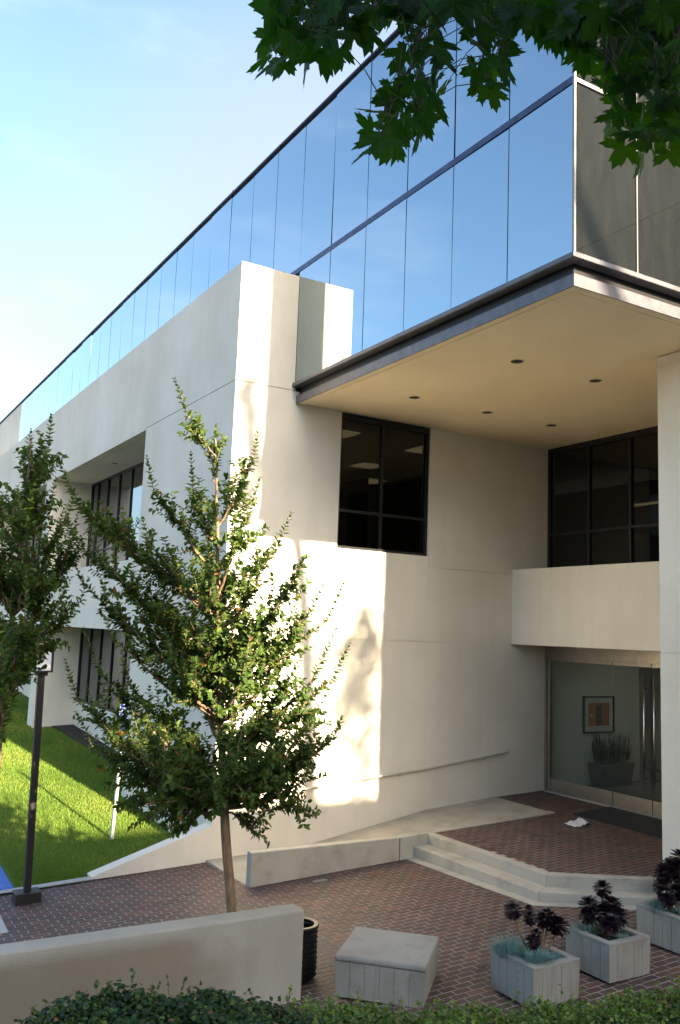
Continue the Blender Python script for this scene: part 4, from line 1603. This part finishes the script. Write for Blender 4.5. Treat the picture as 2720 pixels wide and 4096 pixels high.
tips2 = [(118, 955, 0.0), (72, 988, 0.2), (52, 1046, -0.2), (5, 1135, 0.1), (148, 1172, 0.0), (140, 1290, 0.3), (150, 1345, -0.3), (10, 1430, 0.4), (20, 1560, -0.2), (15, 1625, 0.0),
         (-60, 1590, 0.2), (-120, 1500, -0.3), (-180, 1380, 0.2), (-160, 1250, 0.5), (-90, 1130, -0.4), (-40, 1050, 0.4), (30, 1230, 0.9), (60, 1330, -0.9), (-20, 1420, 1.0), (10, 1500, -1.0), (90, 1230, 0.6), (100, 1400, -0.7),
         (40, 1120, -0.6), (90, 1080, 0.4), (20, 1440, 0.8), (30, 1360, -0.3), (120, 1240, -0.2), (20, 1280, 0.3),
         (185, 1235, 0.3), (205, 1330, -0.2), (165, 1330, 0.6), (170, 1140, -0.3), (180, 1180, 0.5), (100, 1340, 0.5), (130, 1100, 0.3)]
tips2 = [(u * S, v * S, d) for u, v, d in tips2]
T2 = np.array([-4.05, -3.2, -0.84])
crape_myrtle('crape_myrtle_tree', T2, tips2, [(-40, 3300), (0, 2900), (50, 2500), (85, 2200), (105, 1950), (125, 1760)],
             'crape myrtle cut off by the left edge, beside the lamp post', 23, extra=18, dens=1.0)

# ------------------------------------------------------------------ plane tree over the camera
def plane_leaf_mesh(k):
    lr = random.Random(100 + k)
    lobes = [(-2.15, 0.62), (-1.12, 0.90), (0.0, 1.08), (1.12, 0.90), (2.15, 0.62)]
    pts = [(0.0, -0.02)]
    prof = []
    for i, (a, r) in enumerate(lobes):
        a += lr.uniform(-0.08, 0.08)
        r *= lr.uniform(0.9, 1.08)
        prof += [(a - 0.42, r * 0.58), (a - 0.25, r * 0.86), (a - 0.17, r * 0.76), (a, r), (a + 0.17, r * 0.76), (a + 0.25, r * 0.86), (a + 0.42, r * 0.58)]
        if i < 4:
            b = (lobes[i][0] + lobes[i + 1][0]) / 2
            prof.append((b, 0.42 + lr.uniform(-0.04, 0.04)))
    prof = [(-2.75, 0.42)] + prof + [(2.75, 0.42)]
    sc = 0.125
    curl = lr.uniform(0.05, 0.3)
    rest = []
    for a, r in prof:
        x, y = math.sin(a) * r, math.cos(a) * r
        z = -curl * (x * x * 0.8 + max(0, y) ** 2 * 0.6) + 0.10 * abs(math.sin(2.8 * a)) * r * lr.uniform(0.5, 1.2)
        rest.append((x * sc, (y + 0.25) * sc, z * sc))
    V = [(0, 0.25 * sc, 0.0)] + rest
    inner = []
    F = []
    for i in range(1, len(rest)):
        F.append((0, i, i + 1))
    tone = lr.uniform(0.15, 0.85)
    me = mesh_np('leaf', np.array(V), np.array(F), [tone] * len(V))
    me.materials.append(M['plane_leaf'])
    return me


PLM = [plane_leaf_mesh(k) for k in range(10)]
pbase = np.array([-2.4, -17.2, 1.3])
plane_tree = empty('plane_tree', pbase)
tag(plane_tree, 'plane tree with lobed leaves hanging into the top of the view', 'tree')


def pl_child(name, me, m):
    o = link(name, me, m, plane_tree)
    return o


polys = [[(1050, -80), (1075, 60), (1050, 190), (1000, 230), (1110, 285), (1260, 240), (1340, 250), (1400, 190), (1500, 110), (1600, 50), (1640, -80)],
         [(1600, -40), (1590, 150), (1600, 260), (1540, 380), (1470, 520), (1470, 610), (1560, 600), (1690, 530), (1720, 470), (1770, 370), (1760, 260), (1740, 60), (1760, -60)],
         [(1850, -60), (1860, 130), (1900, 280), (1920, 370), (1980, 400), (2010, 290), (2030, 220), (2040, 110), (2150, 130), (2250, 180), (2320, 240), (2400, 150), (2440, -60)],
         [(2400, -60), (2420, 330), (2440, 540), (2500, 610), (2530, 540), (2570, 670), (2610, 640), (2680, 620), (2780, 560), (2800, 400), (2800, -60)],
         [(1500, -100), (1500, 20), (1800, 30), (1880, 60), (2050, 60), (2250, 120), (2700, 150), (2860, 150), (2860, -100)]]


def inpoly(p, poly):
    c = False
    j = len(poly) - 1
    for i in range(len(poly)):
        (xi, yi), (xj, yj) = poly[i], poly[j]
        if (yi > p[1]) != (yj > p[1]) and p[0] < (xj - xi) * (p[1] - yi) / (yj - yi) + xi:
            c = not c
        j = i
    return c


br_px = [[(2950, -420, 4.6), (2300, -170, 4.2), (1800, -60, 4.0), (1350, 60, 3.8), (1130, 190, 3.7)],
         [(1800, -60, 4.0), (1690, 80, 3.85), (1640, 260, 3.75), (1560, 420, 3.7), (1520, 560, 3.7)],
         [(2300, -170, 4.2), (2000, 0, 4.0), (1930, 180, 3.9), (1950, 360, 3.85)],
         [(2300, -170, 4.2), (2430, 60, 3.9), (2450, 250, 3.8), (2500, 400, 3.75), (2520, 520, 3.75)],
         [(2950, -420, 4.6), (2760, 0, 4.1), (2690, 250, 3.8), (2620, 420, 3.7), (2600, 560, 3.7)]]
twigs = []
bpts = []
for b in br_px:
    p = np.array([at(*q) for q in b])
    s = np.linspace(0, len(p) - 1, 22)
    idx = np.arange(len(p))
    c = np.c_[np.interp(s, idx, p[:, 0]), np.interp(s, idx, p[:, 1]), np.interp(s, idx, p[:, 2])]
    c[1:-1] += rng.normal(0, 0.008, (20, 3))
    twigs.append((c - pbase, np.linspace(0.016 if b[0][0] == 2950 else 0.010, 0.003, 22)))
    bpts.append(c)
bpts = np.concatenate(bpts)
cents = []
tries = 0
while tries < 9000 and len(cents) < 298:
    tries += 1
    poly = polys[int(rng.choice(5, p=(0.2, 0.2, 0.2, 0.25, 0.15)))]
    xs_ = [q[0] for q in poly]
    ys_ = [q[1] for q in poly]
    p = (rng.uniform(min(xs_), max(xs_)), rng.uniform(min(ys_), max(ys_)))
    if not inpoly(p, poly):
        continue
    dmin = 44 if p[1] > 60 else 36
    d = rng.uniform(3.35, 4.25)
    if any((p[0] - q[0]) ** 2 + (p[1] - q[1]) ** 2 < dmin ** 2 for q in cents):
        continue
    cents.append((p[0], p[1], d))
pet = []
for (u, v, d) in cents:
    c = at(u, v, d)
    i = int(np.argmin(np.linalg.norm(bpts - c, axis=1) + 0.6 * np.maximum(0, c[2] - bpts[:, 2])))
    anchor = bpts[i]
    dirv = c - anchor
    dn = np.linalg.norm(dirv)
    dirv = dirv / max(dn, 1e-4)
    # leaf hangs: tip direction down and outwards; face roughly up and to the viewer
    y = unit(np.array([dirv[0] * 0.5 + rng.normal(0, 0.3), dirv[1] * 0.5 + rng.normal(0, 0.3), -0.75 + rng.normal(0, 0.25)]))
    nrm = unit(-CF * 0.75 + np.array([0, 0, 0.55]) + rng.normal(0, 0.42, 3))
    x = unit(np.cross(y, nrm))
    z = np.cross(x, y)
    sc = rng.uniform(0.72, 1.12)
    o = bpy.data.objects.new('leaf', PLM[int(rng.integers(0, 10))])
    COL.objects.link(o)
    o.parent = plane_tree
    bp = c - y * 0.05 - pbase
    o.matrix_local = Matrix(((x[0] * sc, y[0] * sc, z[0] * sc, bp[0]), (x[1] * sc, y[1] * sc, z[1] * sc, bp[1]), (x[2] * sc, y[2] * sc, z[2] * sc, bp[2]), (0, 0, 0, 1)))
    a_ = anchor - pbase
    if dn > 0.02:
        pet.append((np.array([a_, (a_ + bp) / 2 + np.array([0, 0, 0.03]), bp]), np.array([0.003, 0.0022, 0.0018])))
pl_child('twig', tubes_mesh('twig', twigs + pet, 5), M['plane_bark'])
# the thicker leaf mass further up, too many to lift off one by one
mass_v, mass_f, mass_t, nb = [], [], [], 0
dense = [[(1480, -140), (1560, 30), (1800, 60), (2060, 90), (2250, 150), (2400, 230), (2560, 260), (2900, 330), (2900, -140)]]
while len(mass_v) < 190:
    p = (rng.uniform(1480, 2900), rng.uniform(-140, 330))
    if not inpoly(p, dense[0]):
        continue
    c = at(p[0], p[1], rng.uniform(3.9, 5.0))
    y = unit(np.array([rng.normal(0, 0.4), rng.normal(0, 0.4), -0.8]))
    nrm = unit(-CF * 0.6 + np.array([0, 0, 0.6]) + rng.normal(0, 0.45, 3))
    x = unit(np.cross(y, nrm))
    z = np.cross(x, y)
    me = PLM[int(rng.integers(0, 10))]
    co = np.empty(len(me.vertices) * 3, dtype=np.float32)
    me.vertices.foreach_get('co', co)
    co = co.reshape(-1, 3) * rng.uniform(0.75, 1.1)
    mass_v.append(co @ np.array([x, y, z]) + (c - pbase))
    m_ = len(co)
    mass_f.append(np.array([(0, i, i + 1) for i in range(1, m_ - 1)]) + nb)
    mass_t += [float(rng.uniform(0.0, 0.6))] * m_
    nb += m_
pl_child('leaf_mass', mesh_np('leaf_mass', np.concatenate(mass_v), np.concatenate(mass_f), mass_t), M['plane_leaf'])['kind'] = 'stuff'
# trunk, limbs and the crown over and behind the photographer
top = np.array([-2.6, -15.8, 6.2])
tr = curve(pbase, top, (0.15, 0, 0), 9, 0.02)
pl_child('trunk', tubes_mesh('trunk', [(tr - pbase, np.linspace(0.24, 0.16, 9))], 14), M['plane_bark'])
limbs = []
st = at(2950, -420, 4.6)
ends = [st, np.array([-5.5, -14.5, 8.6]), np.array([-3.4, -12.6, 9.6]), np.array([-0.6, -14.6, 9.0]), np.array([-2.3, -17.6, 9.5]), np.array([-5.2, -17.2, 8.2])]
for e in ends:
    limbs.append((curve(top, e, (0, 0, 0.35), 8, 0.04) - pbase, np.linspace(0.10, 0.018, 8)))
pl_child('branch', tubes_mesh('branch', limbs, 8), M['plane_bark'])
n = 26000
cen = np.array([-4.3, -14.9, 8.6])
v = unit(rng.normal(0, 1, (n, 3))) * (rng.random(n)[:, None] ** 0.45) * np.array([3.4, 3.3, 2.6])
# clumps
cl = unit(rng.normal(0, 1, (60, 3))) * (rng.random(60)[:, None] ** 0.5) * np.array([3.3, 3.2, 2.5])
pick = rng.integers(0, 60, n)
P = cen + cl[pick] * 0.9 + rng.normal(0, 0.42, (n, 3))
uvd = (P - CAM)
zc = uvd @ CF
uu = 1360 + FPX * (uvd @ CR) / np.maximum(zc, 0.01)
vv_ = 2048 - FPX * (uvd @ CU) / np.maximum(zc, 0.01)
inview = (zc > 0.05) & (uu > -250) & (uu < 2970) & (vv_ > -260) & (vv_ < 4300)
hit = P[:, 0] + SUN_TRAVEL.x / SUN_TRAVEL.y * (0 - P[:, 1])        # where the shadow lands on the front wall
yl = P[:, 1] + (P[:, 2] + 0.6) / (-SUN_TRAVEL.z / SUN_TRAVEL.y)
xl = P[:, 0] + SUN_TRAVEL.x / SUN_TRAVEL.y * (yl - P[:, 1])
ok = ~inview & (hit < -3.1) & (P[:, 2] > 4.6) & ((yl < 1.0) | (xl < -2.2) | (yl > 14) | (rng.random(n) < 0.10))
P = P[ok][:8000]
n = 9000                                                     # unseen crown leaves added in the sun path to shade the hanging sprays
ye = rng.uniform(-16.5, -11.8, n)
E_ = np.c_[rng.uniform(-5.6, -1.9, n), ye, 5.0 + 0.363 * (-11.2 - ye) + rng.uniform(-0.6, 1.5, n)]
ve = E_ - CAM
ze = ve @ CF
ue = 1360 + FPX * (ve @ CR) / np.maximum(ze, 0.01)
we = 2048 - FPX * (ve @ CU) / np.maximum(ze, 0.01)
oe = ~((ze > 0.05) & (ue > -250) & (ue < 2970) & (we > -200)) & (E_[:, 0] + SUN_TRAVEL.x / SUN_TRAVEL.y * (0 - ye) < -2.9) & (np.linalg.norm(ve, axis=1) > 1.6)
P = np.concatenate([P, E_[oe][:4500]])
n = len(P)
pl_me = leaves_mesh('crown', P - pbase, rng.normal(0, 1, (n, 3)) + np.array([0, 0, -0.6]), rng.normal(0, 0.7, (n, 3)) + np.array([0, 0, 1.0]),
                    rng.uniform(0.13, 0.2, n), rng.uniform(0.06, 0.085, n), np.clip(rng.normal(0.5, 0.2, n), 0, 1), 0.2, 0.2)
pc = pl_child('crown', pl_me, M['plane_leaf'])

# slender street tree whose shadow crosses the stucco wall
SX, SZ = -SUN_TRAVEL.x / SUN_TRAVEL.y, -SUN_TRAVEL.z / SUN_TRAVEL.y
YT = -27.0


def back(x, z, y=YT):
    return np.array([x + SX * (-y), y, z + SZ * (-y)])


tp = [back(x, z) for x, z in ((1.78, -0.04), (1.71, 1.18), (1.62, 2.27), (1.53, 3.23), (1.34, 4.42), (1.02, 5.0), (0.62, 5.6), (0.36, 6.2), (0.2, 7.0))]
tb = np.array([tp[0][0] + 0.15, YT, 1.3])
stt = empty('street_tree', tb)
tag(stt, 'tall slender street tree with a bent bare trunk', 'tree', None)
pth = np.array([tb, (tb + tp[0]) / 2] + tp)
link('trunk', tubes_mesh('trunk', [(pth - tb, np.linspace(0.21, 0.11, len(pth)))], 10), M['plane_bark'], stt)
side_br = [(curve(back(1.6, 2.4), back(2.62, 2.5), (0, 0, 0.1), 6, 0.03) - tb, np.linspace(0.05, 0.02, 6))]
link('branch', tubes_mesh('branch', side_br, 6), M['plane_bark'], stt)
P = []
for (x, z, sx, sz, m_) in ((2.80, 2.7, 0.22, 0.45, 360), (2.66, 1.8, 0.26, 0.5, 340), (2.35, 2.3, 0.3, 0.4, 110), (2.85, 0.6, 0.18, 0.4, 130), (0.20, 7.0, 0.08, 0.14, 170), (0.38, 6.2, 0.09, 0.3, 170), (0.30, 5.3, 0.12, 0.3, 130), (0.15, 7.7, 0.1, 0.2, 40)):
    c = back(x, z)
    P.append(c + rng.normal(0, 1, (m_, 3)) * np.array([sx, 0.35, sz]))
P = np.concatenate(P)
n = len(P)
link('crown', leaves_mesh('crown', P - tb, rng.normal(0, 1, (n, 3)), rng.normal(0, 1, (n, 3)), 0.16, 0.06, rng.random(n), 0.2, 0.1), M['plane_leaf'], stt)

# ------------------------------------------------------------------ ivy and hedge in the foreground
def crest_pts(pxs, y):
    out = []
    for (u, v) in pxs:
        d = ray(u, v)
        t = (y - CAM[1]) / d[1]
        out.append(CAM + d * t)
    return np.array(out)


def mound(name, label, pxs, y, depth_back, m, count, leaf, seed, sprouts, shape_w, pointy):
    lr = np.random.default_rng(seed)
    cr = crest_pts([(u * S, v * S) for u, v in pxs], y)
    order = np.argsort(cr[:, 0])
    cr = cr[order]
    x = lr.uniform(cr[0, 0], cr[-1, 0], count)
    zt = np.interp(x, cr[:, 0], cr[:, 2])
    # cross section: steep plaza side, rounded crest, gentle slope towards the street
    s = lr.random(count)
    yy = np.where(s < 0.3, y + 0.45 * (1 - s / 0.3) ** 1.0, y - depth_back * ((s - 0.3) / 0.7) ** 1.2)
    zz = np.where(s < 0.3, zt - 1.0 * ((yy - y) / 0.45) ** 1.6, zt - 0.05 * (y - yy) / depth_back)
    bump = (0.05 * np.sin(x * 7 + 2 * np.sin(yy * 5)) + 0.04 * np.sin(x * 13 + yy * 9)) * 0.55
    zz = zz + bump + lr.normal(0, 0.02, count) - np.abs(lr.normal(0, 0.05, count))
    P = np.c_[x, yy + lr.normal(0, 0.03, count), zz]
    N = np.c_[lr.normal(0, 0.45, count), np.where(s < 0.3, 0.5, -0.25) + lr.normal(0, 0.4, count), np.full(count, 0.9)]
    D = np.c_[lr.normal(0, 1, count), lr.normal(-0.1, 0.9, count), lr.normal(0.0, 0.35, count)]
    L = lr.uniform(0.7, 1.25, count) * leaf
    tone = np.clip(lr.normal(0.47, 0.27, count) + 0.8 * bump, 0, 0.96)
    red = lr.random(count) < 0.012
    tone[red] = 1.0
    root = empty(name, (cr[:, 0].mean(), y, plaza_z(cr[:, 0].mean(), y)))
    tag(root, label, 'hedge')
    r0 = np.array(root.location)
    # sprouts above the crest
    PP, DD, NN, LL, TT = [P], [D], [N], [L], [tone]
    stems = []
    for k in range(sprouts):
        xx = lr.uniform(cr[0, 0], cr[-1, 0])
        b = np.array([xx, y + lr.uniform(-0.25, 0.15), np.interp(xx, cr[:, 0], cr[:, 2]) - 0.05])
        h = abs(lr.normal(0.03, 0.035)) + 0.045
        e = b + np.array([lr.normal(0, 0.05), lr.normal(0, 0.05), h])
        stems.append((np.array([b, (b + e) / 2 + lr.normal(0, 0.008, 3), e]), np.array([0.003, 0.0025, 0.0015])))
        mm = int(lr.integers(2, 6))
        f = lr.uniform(0.5, 1, mm)[:, None]
        PP.append(b + (e - b) * f)
        DD.append(lr.normal(0, 1, (mm, 3)) + np.array([0, 0, 0.5]))
        NN.append(lr.normal(0, 0.5, (mm, 3)) + np.array([0, -0.3, 0.8]))
        LL.append(lr.uniform(0.6, 1.0, mm) * leaf)
        TT.append(lr.uniform(0.55, 0.95, mm))
    PP, DD, NN, LL, TT = (np.concatenate(q) for q in (PP, DD, NN, LL, TT))
    o = link('foliage', leaves_mesh('foliage', PP - r0, DD, NN, LL, LL * shape_w, TT, 0.15, pointy), M[m], root)
    link('stem', tubes_mesh('stem', [(a - r0, b) for a, b in stems], 4), M['stem'], root)['kind'] = 'stuff'
    o['kind'] = 'stuff'
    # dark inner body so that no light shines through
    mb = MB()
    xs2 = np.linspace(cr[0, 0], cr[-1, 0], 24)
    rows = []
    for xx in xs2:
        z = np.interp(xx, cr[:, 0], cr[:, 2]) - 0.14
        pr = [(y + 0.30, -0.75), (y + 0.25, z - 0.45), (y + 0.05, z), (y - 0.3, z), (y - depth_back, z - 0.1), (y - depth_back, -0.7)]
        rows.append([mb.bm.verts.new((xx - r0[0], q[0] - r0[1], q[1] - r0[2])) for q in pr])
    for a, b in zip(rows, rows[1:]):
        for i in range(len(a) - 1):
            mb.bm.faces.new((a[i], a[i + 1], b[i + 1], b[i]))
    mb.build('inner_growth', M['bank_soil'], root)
    return root


mound('ivy_hedge', 'dark ivy mound in the left foreground below the low front wall',
      [(-700, 2440), (-120, 2405), (0, 2374), (100, 2338), (180, 2310), (260, 2292), (340, 2284), (420, 2289), (500, 2298), (580, 2312), (660, 2327), (720, 2340)],
      -8.1, 1.9, 'ivy_leaf', 46000, 0.035, 5, 70, 0.42, 0.15)
mound('box_hedge', 'bright green clipped hedge along the lower right foreground',
      [(660, 2312), (760, 2318), (860, 2326), (960, 2330), (1060, 2330), (1160, 2328), (1260, 2322), (1360, 2316), (1430, 2304), (1500, 2290), (1568, 2272), (1680, 2240)],
      -8.0, 1.6, 'box_leaf', 30000, 0.036, 6, 240, 0.38, 0.1)
